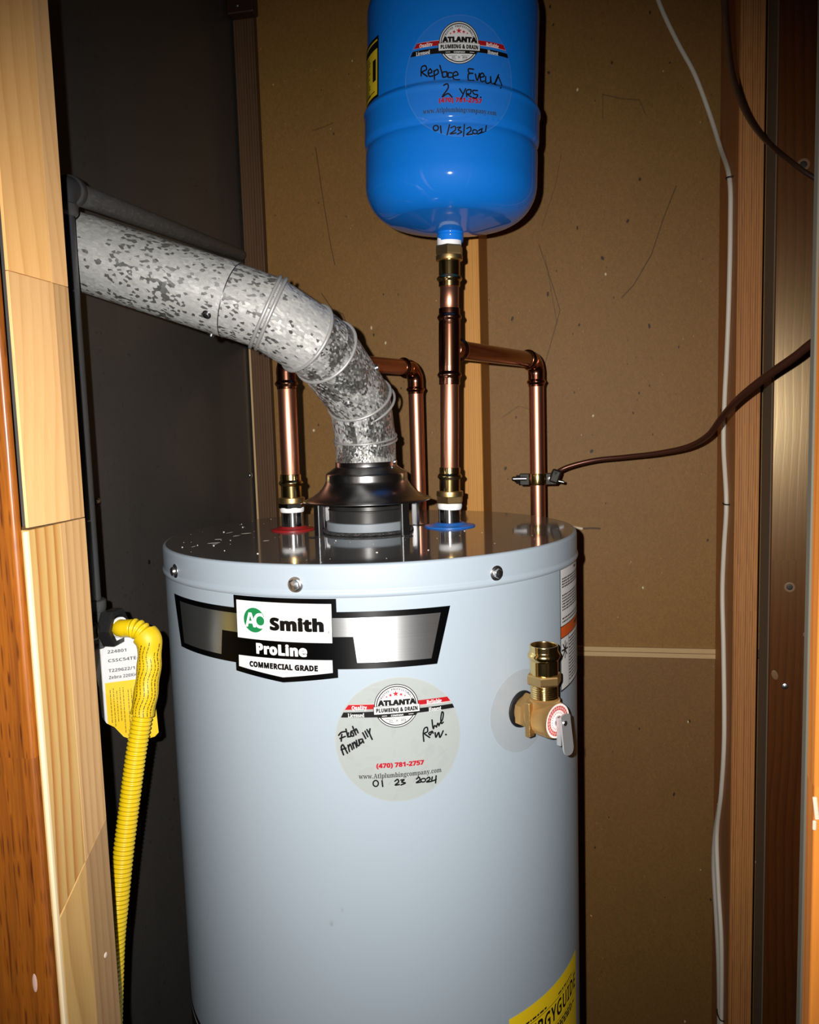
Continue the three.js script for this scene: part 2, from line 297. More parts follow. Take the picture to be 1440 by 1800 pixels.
// ---------------------------------------------------------------- studs, boards and batten at the back
function stud(label, x0, x1, zf, mat, depth = 0.15, off = 0) {
  const t = thing('wall_stud', label, 'stud', [(x0 + x1) / 2, 0, zf - depth / 2]);
  part('timber', moved(box(x1 - x0, 2.348, depth, 0.0025, off), 0, 1.174, 0), mat, t);
  return t;
}
{
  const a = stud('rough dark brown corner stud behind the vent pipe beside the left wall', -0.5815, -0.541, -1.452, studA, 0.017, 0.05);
  part('painted_highlight', moved(box(0.004, 0.5, 0.003, 0.001), -0.0178, 1.33, 0.0085), battenWood, a, 'pale strip painted as the highlight on the stud corner');  // pale wood strip paints in the highlight along the stud corner
  stud('smooth pale wall stud behind the blue tank, seen beside its copper pipe', -0.169, -0.131, -1.318, studB, 0.149, 0.02);
  stud('coarse grained wall stud right of the white cable', 0.259, 0.2955, -1.318, studC, 0.149, 0.03);
  part('backing_strip', moved(box(0.04, 2.348, 0.053, 0.001), 0.3187, 1.174, -1.293), M({ color: lin(0.15, 0.115, 0.075), roughness: 0.85 }), struct('trim_4', [0, 0, 0], 'grey brown filler strip between stud and varnished board'));
  // twisted, varnished trimmer board beside it
  const t = thing('trimmer_board', 'wide brown varnished board with a shiny streak and two nail holes, far right', 'board', [0.2995, 0, -1.262]);
  const b = part('timber', moved(box(0.089, 2.348, 0.036, 0.002), 0.0445, 1.174, -0.018), boardD, t); t.rotation.y = -11 * D2R;
  const holeAt = (x, y, r, ring) => {
    part('nail_hole', moved(spun(lathe([[0, 0.0001], [r * 0.6, 0.0001], [r * 0.65, 0.0005], [r, 0.0004], [r * 1.02, 0]], 20), Math.PI / 2, 0, 0), x, y, 0), ring, t);
    part('nail_hole', moved(spun(lathe([[0, 0.0006], [r * 0.5, 0.0007], [r * 0.58, 0.0002]], 16), Math.PI / 2, 0, 0), x, y, 0), black, t);
  };
  const rim = M({ color: lin(0.2, 0.105, 0.045), roughness: 0.5 });
  holeAt(0.034, 1.737, 0.0085, rim); holeAt(0.027, 1.135, 0.0075, rim); holeAt(0.05, 1.065, 0.004, rim);
  part('nail_head', moved(spun(lathe(soft([[0, 0], [0.0052, 0], [0.0045, 0.0018], [0, 0.0024]], 0.0006), 14), Math.PI / 2, 0, 0), 0.023, 0.984, 0), zincScrew, t);
  part('chip', moved(spun(new THREE.SphereGeometry(0.006, 14, 10).scale(0.8, 1.25, 0.08), 0, 0, 0.3), 0.009, 1.0, 0), rim, t);
  const bt = thing('wood_batten', 'thin pale horizontal wood strip between the two back wall panels', 'batten', [0.065, 0.9728, WALL_Z + 0.002]);
  const strip = (y, h) => { const g = box(0.0165, 0.4, 0.01, 0.001, y * 9); g.rotateZ(Math.PI / 2); g.scale(1, h / 0.0165, 1); return moved(g, 0, y, 0); };
  part('wood_strip', strip(0.0046, 0.0086), battenWood, bt); part('wood_strip', strip(-0.0046, 0.0082), battenWood, bt);
  const br = thing('corner_bracket', 'dark brown block at the top of the corner stud', 'bracket', [-0.583, 2.14, -1.44]);
  part('block', moved(box(0.052, 0.1, 0.024, 0.004), 0.026, 0.036, 0), M({ color: lin(0.035, 0.014, 0.009), roughness: 0.45 }), br);
  part('screw', moved(spun(lathe(soft([[0, 0], [0.0034, 0], [0.003, 0.0015], [0, 0.002]], 0.0004), 14), Math.PI / 2, 0, 0), 0.022, 0.0, 0.012), zincScrew, br);
}

// ---------------------------------------------------------------- door jambs and casings
{
  const X = -0.35, t = struct('trim_1', [0, 0, 0], 'raw finger-jointed pine jamb on the left of the opening');
  const block = (y0, y1, z0, z1, mat, thick = 0.02, off = 0, x = X) => part('jamb_block', moved(box(thick, y1 - y0 - 0.0004, z1 - z0 - 0.0004, 0.0003, off), x - thick / 2, (y0 + y1) / 2, (z0 + z1) / 2), mat, t);
  // front board and stop of the upper length
  block(1.494, 2.34, -0.5185, -0.4725, jambWood[0], 0.0022, 0.02); block(1.494, 2.34, -0.538, -0.5188, jambWood[1], 0.0022, 0.07, X - 0.0005);
  block(1.3268, 1.494, -0.5195, -0.4725, jambWood[1], 0.0022, 0.03); block(1.3268, 1.494, -0.538, -0.5198, jambWood[3], 0.0022, 0.11, X - 0.0005);
  // lower lengths, scarfed to each other on a slant
  const scarf = (pts, mat, x = X) => { const s = new THREE.Shape(); pts.forEach(([z, y], i) => i ? s.lineTo(-z, y) : s.moveTo(-z, y)); const g = new THREE.ExtrudeGeometry(s, { depth: 0.019, bevelEnabled: true, bevelSize: 0.0004, bevelThickness: 0.0005, bevelSegments: 2 }); g.rotateY(Math.PI / 2); g.translate(x - 0.0198, 0, 0);
    const p = g.attributes.position, u = g.attributes.uv; for (let i = 0; i < p.count; i++) u.setXY(i, p.getZ(i) + 0.6, p.getY(i)); part('jamb_block', g, mat, t); };
  scarf([[-0.4735, 1.325], [-0.4735, 1.053], [-0.507, 1.0744], [-0.507, 1.3255]], jambWood[2]);
  scarf([[-0.5078, 1.3255], [-0.5078, 1.0749], [-0.5375, 1.094], [-0.5375, 1.326]], jambWood[3]);
  scarf([[-0.4745, 1.051], [-0.4745, 0.03], [-0.507, 0.03], [-0.507, 1.0732]], jambWood[4]);
  scarf([[-0.5078, 1.0737], [-0.5078, 0.03], [-0.5375, 0.03], [-0.5375, 1.0928]], jambWood[5]);
  part('nail', moved(spun(lathe(soft([[0, 0], [0.0022, 0], [0.002, 0.0006], [0, 0.0008]], 0.0003), 12), 0, 0, -Math.PI / 2), X, 0.99, -0.523), M({ color: lin(0.75, 0.62, 0.5), roughness: 0.6 }), t);
  const c = struct('trim_2', [0, 0, 0], 'dark orange stained wood casing at the far left');
  part('edge_strip', moved(box(0.0032, 1.29, 0.004, 0.0012), -0.3518, 0.68, -0.4722), M({ color: lin(0.72, 0.58, 0.36), roughness: 0.7 }), t, 'pale worn front edge');
  part('casing_board', moved(box(0.1, 2.3, 0.008, 0.003), -0.4052, 1.17, -0.4705), mahogany, c);
  part('paint_chip', moved(new THREE.SphereGeometry(0.0022, 10, 8).scale(0.9, 3.2, 0.25), -0.3685, 1.006, -0.4664), M({ color: lin(0.55, 0.36, 0.3), roughness: 0.6 }), c);
  part('paint_chip', moved(spun(new THREE.SphereGeometry(0.0018, 10, 8).scale(2.2, 0.8, 0.25), 0, 0, 0.5), -0.3655, 0.94, -0.4664), M({ color: lin(0.55, 0.28, 0.08), roughness: 0.6 }), c);
  const r = struct('trim_3', [0, 0, 0], 'orange wood casing at the right edge with a grey plaster edge');
  part('casing_board', moved(box(0.09, 2.3, 0.0165, 0.002), 0.1868, 1.17, -0.4945), orangeWood, r);
  part('plaster_edge', moved(box(0.04, 2.3, 0.0085, 0.001), 0.1612, 1.17, -0.5073), M({ color: lin(0.1, 0.088, 0.064), roughness: 0.95 }), r, 'grey plasterboard edge');
  const chip = M({ color: lin(0.7, 0.5, 0.38), roughness: 0.7 });
  part('splinter', moved(spun(box(0.0026, 0.014, 0.002, 0.0008), 0, 0, 0.12), 0.1428, 1.157, -0.4862), chip, r); part('splinter', moved(box(0.0022, 0.006, 0.002, 0.0008), 0.1422, 1.1465, -0.4862), chip, r);
}

// ---------------------------------------------------------------- water heater
const TC = [-0.224, -0.916], TR = 0.237, TOP = 1.267;
const heater = thing('water_heater', 'large grey cylindrical water heater with a black brand label', 'water heater', [TC[0], 0, TC[1]]);
// a label bent round a cylinder: columns from bot(a) to top(a), a in degrees
function wrap(R, a0, a1, bot, top, { breaks = [], step = 1, uv, rows = 4 } = {}) {
  const eps = 0.001, cols = [a0, a1]; for (let a = a0 + step; a < a1; a += step) cols.push(a); for (const b of breaks) cols.push(b - eps, b + eps); cols.sort((p, q) => p - q);
  const pos = [], nor = [], tex = [], idx = [], u = [a0, a1], lo = uv ? uv[0] : bot(a0), hi = uv ? uv[1] : top(a0);
  cols.forEach((a) => { const s = Math.sin(a * D2R), c = Math.cos(a * D2R), b = bot(a), t = top(a); for (let k = 0; k <= rows; k++) { const y = b + (t - b) * k / rows, r = typeof R === 'function' ? R(y) : R; pos.push(r * s, y, r * c); nor.push(s, 0, c); tex.push((a - u[0]) / (u[1] - u[0]), (y - lo) / (hi - lo)); } });
  for (let i = 0; i + 1 < cols.length; i++) for (let k = 0; k < rows; k++) { const p = i * (rows + 1) + k, q = p + rows + 1; idx.push(p, q, p + 1, q, q + 1, p + 1); }
  const g = new THREE.BufferGeometry(); g.setAttribute('position', new THREE.Float32BufferAttribute(pos, 3)); g.setAttribute('normal', new THREE.Float32BufferAttribute(nor, 3)); g.setAttribute('uv', new THREE.Float32BufferAttribute(tex, 2)); g.setIndex(idx); return g;
}
function disc(R, a, y, r, n = 72) {   // round sticker on a cylinder
  const pos = [], nor = [], tex = [], idx = [], rings = 14;
  for (let i = 0; i <= rings; i++) for (let j = 0; j <= n; j++) { const q = r * i / rings, w = j / n * Math.PI * 2, x = q * Math.cos(w), yy = q * Math.sin(w), Rr = typeof R === 'function' ? R(y + yy) : R, th = a * D2R + x / Rr; pos.push(Rr * Math.sin(th), y + yy, Rr * Math.cos(th)); nor.push(Math.sin(th), 0, Math.cos(th)); tex.push(0.5 + 0.5 * x / r, 0.5 + 0.5 * yy / r); }
  for (let i = 0; i < rings; i++) for (let j = 0; j < n; j++) { const p = i * (n + 1) + j, q = p + n + 1; idx.push(p, q, p + 1, q, q + 1, p + 1); }
  const g = new THREE.BufferGeometry(); g.setAttribute('position', new THREE.Float32BufferAttribute(pos, 3)); g.setAttribute('normal', new THREE.Float32BufferAttribute(nor, 3)); g.setAttribute('uv', new THREE.Float32BufferAttribute(tex, 2)); g.setIndex(idx); return g;
}
const heavy = (g, text, x, y, w, h, lw, style) => { fit(g, text, x, y, w - lw, 'bold #px sans-serif', h, style); g.save(); g.translate(x, y); g.font = 'bold ' + h + 'px sans-serif'; g.scale((w - lw) / g.measureText(text).width, 1); g.textAlign = 'center'; g.textBaseline = 'middle'; g.lineWidth = lw; g.lineJoin = 'round'; g.strokeStyle = style; g.strokeText(text, 0, 0); g.restore(); };
const fit = (g, text, x, y, w, font, h, style, base = 'middle') => { g.font = font.replace('#', Math.round(h)); const m = g.measureText(text).width; g.save(); g.translate(x, y); g.scale(w / m, 1); g.textBaseline = base; g.textAlign = 'center'; g.fillStyle = style; g.fillText(text, 0, 0); g.restore(); };
{
  const bodyMap = canvasTex(1024, 1024, (g, w, h) => {
    g.fillStyle = '#fff'; g.fillRect(0, 0, w, h);
    for (let i = 0; i < 60; i++) { g.fillStyle = 'rgba(90,80,70,' + (0.15 + 0.25 * hash(i, 3, 5)) + ')'; g.beginPath(); g.ellipse(hash(i, 1, 5) * w, hash(i, 2, 5) * h, 0.5 + hash(i, 4, 5), 0.6, 0, 0, 7); g.fill(); }
    const X = (a) => ((a / 360) % 1 + 1) % 1 * w, Y = (y) => (1.2435 - y) / 1.24 * h;
    g.strokeStyle = 'rgba(70,68,66,0.8)'; g.lineWidth = 1.4; g.beginPath(); g.moveTo(X(15.8), Y(0.986)); g.lineTo(X(16.8), Y(0.9885)); g.lineTo(X(17.8), Y(0.989)); g.stroke(); g.beginPath(); g.moveTo(X(22), Y(1.001)); g.lineTo(X(22.3), Y(1.002)); g.stroke();
  });
  const bodyMat = tankPaint.clone(); bodyMat.map = bodyMap;
  part('jacket', lathe([[0, 0.004], [TR - 0.004, 0.004], [TR - 0.0012, 0.008], [TR - 0.0012, 0.6], [TR - 0.0012, 1.2435]], 160), bodyMat, heater);
  // skirt of the top pan, with the rolled bead where it meets the jacket
  const rim = part('top_pan_rim', lathe([[TR - 0.001, 1.2365], [TR + 0.0004, 1.2372], [TR + 0.0012, 1.2395], [TR + 0.001, 1.2418], [TR - 0.0004, 1.2428], [TR, 1.2442], [TR, 1.25], [TR, 1.2635], [TR - 0.0004, 1.2655], [TR - 0.0016, 1.2668], [TR - 0.0035, TOP]], 160), tankPaint, heater, 'rolled rim of the top pan');
  const topMap = canvasTex(1024, 1024, (g, w, h) => {
    g.fillStyle = '#fff'; g.fillRect(0, 0, w, h); const R = (i, k) => hash(i, k, 91);
    for (let i = 0; i < 420; i++) { const x = R(i, 1) * w, y = R(i, 2) * h, r = 0.4 + 1.5 * Math.pow(R(i, 3), 6); g.fillStyle = R(i, 4) > 0.25 ? 'rgba(255,250,240,1)' : 'rgba(60,40,20,0.8)'; g.beginPath(); g.ellipse(x, y, r * (0.7 + R(i, 5)), r, R(i, 6) * 3, 0, 7); g.fill(); }
  });
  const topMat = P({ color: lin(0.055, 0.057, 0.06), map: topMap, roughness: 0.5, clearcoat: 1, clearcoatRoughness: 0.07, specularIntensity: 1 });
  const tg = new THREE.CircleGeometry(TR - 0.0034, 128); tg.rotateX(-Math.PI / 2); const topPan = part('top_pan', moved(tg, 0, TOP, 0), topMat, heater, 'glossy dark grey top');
  // pale scuffs and crumbs lying on the pan
  const crumbMat = M({ color: lin(0.75, 0.72, 0.65), roughness: 0.8 }), crumbs = [];
  for (let i = 0; i < 90; i++) { const a = hash(i, 1, 44) * 6.283, r = 0.225 * Math.sqrt(hash(i, 2, 44)), s = 0.0003 + 0.0009 * Math.pow(hash(i, 3, 44), 4); if (r < 0.085) continue; crumbs.push(moved(spun(new THREE.TetrahedronGeometry(s, 1).scale(1.4, 0.6, 1), 0, a, 0), r * Math.sin(a), TOP + s * 0.3, r * Math.cos(a))); }
  const streak = (a, r, l, d) => crumbs.push(moved(spun(new THREE.SphereGeometry(1, 8, 6).scale(l / 2, 0.0001, 0.0003), 0, d, 0), r * Math.sin(a), TOP + 0.0001, r * Math.cos(a)));
  for (let i = 0; i < 10; i++) streak((-110 + 70 * hash(i, 5, 44)) * D2R, 0.12 + 0.1 * hash(i, 6, 44), 0.006 + 0.011 * hash(i, 7, 44), 0.3 + 1.2 * hash(i, 8, 44));
  const dust = part('debris', join(crumbs), crumbMat, topPan, 'pale crumbs and scuffs on the pan'); dust.userData.kind = 'stuff';
  for (const a of [-43.8, -3.5, 42.7, 137, 184, 230]) {
    const s = part('screw', [lathe(soft([[0, 0], [0.0068, 0], [0.0068, 0.0012], [0.0048, 0.0016], [0.0046, 0.0045], [0, 0.0052]], 0.0004), 6), lathe(soft([[0, 0], [0.0074, 0], [0.0072, 0.001], [0, 0.0012]], 0.0003), 24)], zincScrew, rim);
    s.rotation.set(Math.PI / 2, 0, 0);
    rim.remove(s); s.geometry.rotateX(Math.PI / 2); s.rotation.set(0, a * D2R, 0); s.position.set(TR * Math.sin(a * D2R), 1.2487, TR * Math.cos(a * D2R)); rim.add(s);
  }

  // brand label
  const A0 = -46.7, A1 = 30.7, Y0 = 1.1571, Y1 = 1.236, W = 2048, H = 512;
  const X = (a) => (a - A0) / (A1 - A0) * W, Y = (y) => (Y1 - y) / (Y1 - Y0) * H;
  const poly = (g, pts, c) => { g.fillStyle = c; g.beginPath(); pts.forEach(([a, y], i) => i ? g.lineTo(X(a), Y(y)) : g.moveTo(X(a), Y(y))); g.closePath(); g.fill(); };
  const silverR = [[4.4, 1.2184], [28.4, 1.2184], [26.0, 1.177], [9.55, 1.177], [8.9, 1.201], [4.4, 1.201]], silverL = [[-42.6, 1.2186], [-19.2, 1.2186], [-19.2, 1.2005], [-24.2, 1.2005], [-24.9, 1.1765], [-41.3, 1.1765]];
  const face = (g) => {
    poly(g, [[-19.2, 1.2317], [4.35, 1.2313], [4.25, 1.1954], [-19.3, 1.1957]], '#d9dbdd'); poly(g, [[-19.3, 1.1789], [4.1, 1.1797], [4.1, 1.168], [-7.6, 1.1619], [-19.4, 1.168]], '#d9dbdd');
  };
  const map = canvasTex(W, H, (g) => {
    g.fillStyle = '#08080a'; g.fillRect(0, 0, W, H);
    for (const s of [silverR, silverL]) poly(g, s, '#d2d5d8');
    g.save(); g.beginPath(); for (const s of [silverR, silverL]) s.forEach(([a, y], i) => i ? g.lineTo(X(a), Y(y)) : g.moveTo(X(a), Y(y))); g.clip();
    for (let i = 0; i < 900; i++) { g.fillStyle = 'rgba(' + (hash(i, 1, 3) > 0.5 ? '255,255,255' : '120,124,128') + ',0.10)'; g.fillRect(hash(i, 2, 3) * W - 200, hash(i, 3, 3) * H, 120 + 400 * hash(i, 4, 3), 1); } g.restore();
    face(g);
    const cx = X(-14.4), cy = Y(1.2137), r = Y(1.2021) - Y(1.2137); g.fillStyle = '#1d7a46'; g.beginPath(); g.arc(cx, cy, r, 0, 7); g.fill();
    fit(g, 'A', cx - r * 0.36, cy + r * 0.02, r * 1.02, 'bold #px sans-serif', r * 1.62, '#ffffff');
    g.strokeStyle = '#ffffff'; g.lineWidth = r * 0.24; g.beginPath(); g.arc(cx + r * 0.58, cy + r * 0.02, r * 0.5, 0, 7); g.stroke();
    g.strokeStyle = '#1d7a46'; g.lineWidth = r * 0.06; g.beginPath(); g.arc(cx, cy, r * 0.99, -0.62, -0.3); g.stroke();
    heavy(g, 'Smith', (X(-10.5) + X(2.8)) / 2, Y(1.2112), X(2.8) - X(-10.5), 96, 9, '#0a0a0a');
    fit(g, '®', X(3.55), Y(1.2052), 15, '#px sans-serif', 20, '#0a0a0a');
    heavy(g, 'ProLine', (X(-14.5) + X(-1.4)) / 2, Y(1.1872), X(-1.4) - X(-14.5), 84, 6, '#e6e6e6');
    fit(g, '●', X(-0.8), Y(1.1905), 12, '#px sans-serif', 18, '#fff');
    const t = 'COMMERCIAL GRADE', n = t.length; g.font = 'bold 44px sans-serif'; g.textAlign = 'center'; g.textBaseline = 'middle'; g.fillStyle = '#0a0a0a'; g.strokeStyle = '#0a0a0a'; g.lineWidth = 4;
    const ws = [...t].map((c) => g.measureText(c).width), sum = ws.reduce((p, q) => p + q, 0), tot = X(0.8) - X(-16.3), sp = (tot - sum) / (n - 1); let x = X(-16.3); [...t].forEach((c, i) => { g.fillText(c, x + ws[i] / 2, Y(1.1716)); g.strokeText(c, x + ws[i] / 2, Y(1.1716)); x += ws[i] + sp; });
  });
  const mr = canvasTex(W, H, (g) => { g.fillStyle = 'rgb(0,115,160)'; g.fillRect(0, 0, W, H); for (const s of [silverR, silverL]) poly(g, s, 'rgb(0,100,245)'); g.fillStyle = '#006000'; face({ __proto__: null, ...{} , beginPath: () => g.beginPath(), moveTo: (a, b) => g.moveTo(a, b), lineTo: (a, b) => g.lineTo(a, b), closePath: () => g.closePath(), fill: () => { g.fillStyle = 'rgb(0,110,0)'; g.fill(); }, set fillStyle(v) {} }); heavy(g, 'ProLine', (X(-14.5) + X(-1.4)) / 2, Y(1.1872), X(-1.4) - X(-14.5), 84, 6, 'rgb(0,110,0)'); }, false);
  const top = (a) => (a > -20 && a < 5.45 ? 1.236 : 1.2239);
  const bot = (a) => { const L = (a0, y0, a1, y1) => y0 + (y1 - y0) * (a - a0) / (a1 - a0); if (a < -43.4) return L(-46.7, 1.2238, -43.4, 1.171); if (a < -20.3) return 1.171; if (a < -7.6) return L(-20.3, 1.1632, -7.6, 1.1571); if (a < 5.25) return L(-7.6, 1.1571, 5.25, 1.1634); if (a < 27.3) return 1.1713; return L(27.3, 1.1713, 30.7, 1.2238); };
  part('brand_label', wrap(TR - 0.0007, A0, A1, bot, top, { breaks: [-43.4, -20.3, -20, -7.6, 5.25, 5.45, 27.3], uv: [Y0, Y1] }), P({ map, metalnessMap: mr, roughnessMap: mr, metalness: 1, roughness: 1, anisotropy: 0.85, anisotropyRotation: Math.PI / 2 }), heater, 'black and silver brand label');

  // warning label on the right flank, mostly out of sight
  const bars = (g, x0, x1, y0, y1, n, h, col, s) => { for (let i = 0; i < n; i++) { let x = x0; const y = y0 + (y1 - y0) * i / n; const end = x0 + (x1 - x0) * (0.7 + 0.3 * hash(i, 1, s)); let k = 0; while (x < end) { const w = h * (0.8 + 2.6 * hash(i, k++, s)); g.fillStyle = col; g.fillRect(x, y, Math.min(w, end - x), h); x += w + h * 0.6; } } };
  const warn = canvasTex(512, 640, (g, w, h) => { g.fillStyle = '#111'; g.fillRect(0, 0, w, h); g.fillStyle = '#dcdcda'; g.fillRect(8, 8, w - 16, h - 16); const yy = (y) => (1.238 - y) / 0.13 * h; g.fillStyle = '#d0561a'; g.fillRect(8, yy(1.1762), w - 16, yy(1.1648) - yy(1.1762)); g.fillStyle = '#111'; g.fillRect(8, yy(1.1762) - 4, w - 16, 4); g.fillRect(8, yy(1.1648), w - 16, 4);
    bars(g, 250, 330, 20, 40, 1, 14, '#222', 3); bars(g, 30, 490, 54, 110, 4, 8, '#333', 4); bars(g, 30, 490, 140, 230, 6, 8, '#333', 5); bars(g, 30, 490, 260, 295, 2, 8, '#333', 6); bars(g, 130, 490, yy(1.1648) + 22, 620, 14, 9, '#333', 7); g.fillStyle = '#111'; g.fillRect(118, yy(1.1648), 4, 300); g.fillRect(250, yy(1.171) - 8, 150, 16);
    g.lineWidth = 9; g.strokeStyle = '#111'; for (let i = 0; i < 8; i++) { g.beginPath(); g.moveTo(62, 430); g.lineTo(62 + 46 * Math.cos(i * 0.8), 430 + 46 * Math.sin(i * 0.8)); g.stroke(); } });
  part('warning_label', wrap(TR - 0.0008, 67.5, 93, () => 1.108, () => 1.238), M({ map: warn, roughness: 0.5 }), heater, 'white warning label with an orange band');
  // yellow energy label at the bottom right
  const en = canvasTex(1024, 1024, (g, w, h) => { g.fillStyle = '#f7d21a'; g.fillRect(0, 0, w, h); g.fillStyle = '#111'; g.fillRect(40, 150, w - 80, 5); bars(g, 60, 480, 118, 130, 1, 17, '#222', 9); bars(g, 600, 960, 118, 130, 1, 17, '#222', 8);
    fit(g, 'ENERGYGUIDE', w / 2, 248, w * 0.95, 'bold #px sans-serif', 190, '#0c0c0c'); g.lineWidth = 8; bars(g, 60, 480, 372, 450, 3, 20, '#222', 10); bars(g, 560, 960, 372, 450, 3, 20, '#222', 11); g.fillRect(40, 350, w - 80, 4); fit(g, '✶', w / 2, 700, 160, '#px sans-serif', 160, '#111'); });
  part('energy_label', wrap(TR - 0.0008, 44.2, 78, () => 0.665, () => 0.797), M({ map: en, roughness: 0.5 }), heater, 'yellow energy label');
  part('data_label', wrap(TR - 0.0008, -80, -42.4, () => 0.62, (a) => 0.7475), M({ map: canvasTex(256, 256, (g, w, h) => { g.fillStyle = '#0b0b0c'; g.fillRect(0, 0, w, h); g.fillStyle = '#c9c9c9'; g.fillRect(10, 14, w - 20, h - 28); g.fillStyle = '#0b0b0c'; g.fillRect(14, 20, w - 28, 60); }), roughness: 0.5 }), heater, 'dark data label');
  // clear plastic disc behind the relief valve
  part('clear_disc', disc(TR - 0.0006, 50.2, 1.1093, 0.0408), P({ color: lin(0.46, 0.50, 0.53), roughness: 0.3, transparent: true, opacity: 0.5, clearcoat: 1, clearcoatRoughness: 0.12 }), heater, 'clear plastic disc round the relief valve');

  // fittings on the pan
  const gasket = (x, z, r, mat, name, label) => moved(lathe(soft([[r, 0.0002], [r, 0.0014], [r * 0.72, 0.0026], [r * 0.56, 0.0046], [r * 0.46, 0.0052], [r * 0.46, 0.0005]], 0.0005), 48), x, TOP, z);
  part('gasket', gasket(-0.3257 - TC[0], -0.9285 - TC[1], 0.0265, redPlastic), redPlastic, heater, 'red plastic hot outlet ring');
  part('gasket', gasket(-0.1362 - TC[0], -0.9528 - TC[1], 0.0305, bluePlastic), bluePlastic, heater, 'blue plastic cold inlet ring');
  for (const [x, z, h] of [[-0.3257, -0.9285, 0.0235], [-0.1362, -0.9528, 0.024]]) part('nipple', moved(lathe(soft([[0.0132, 0.002], [0.0134, 0.004], [0.0134, h], [0.0118, h + 0.002]], 0.0005), 40), x - TC[0], TOP, z - TC[1]), chrome, heater, 'bright threaded nipple');
  const hx = -0.2275 - TC[0], hz = -0.914 - TC[1];
  const fring = part('flue_ring', moved(lathe(soft([[0.047, 0.001], [0.0488, 0.0015], [0.0488, 0.0125], [0.0475, 0.0135], [0.044, 0.0135]], 0.0006), 64), hx, TOP, hz), greyRing, heater, 'grey painted flue collar');
  part('flue_gasket', moved(lathe([[0.044, 0.0004], [0.0535, 0.0004], [0.0528, 0.0035], [0.044, 0.004]], 56), hx, TOP, hz), M({ map: dataTex(256, 64, (x, y, o) => { const q = noise(x * 0.9, y * 0.9, 71) > 0.7 ? 120 : 30; o[0] = o[1] = o[2] = q; }), roughness: 0.9 }), fring, 'speckled black seal');
  part('flue_tube', moved(lathe([[0.0455, 0.01], [0.0455, 0.0255], [0.0462, 0.026], [0.0462, 0.0275], [0.0435, 0.0275], [0.0435, -0.05]], 64), hx, TOP, hz), P({ color: lin(0.05, 0.05, 0.05), metalness: 0.6, roughness: 0.35 }), fring, 'dark steel flue tube');
}

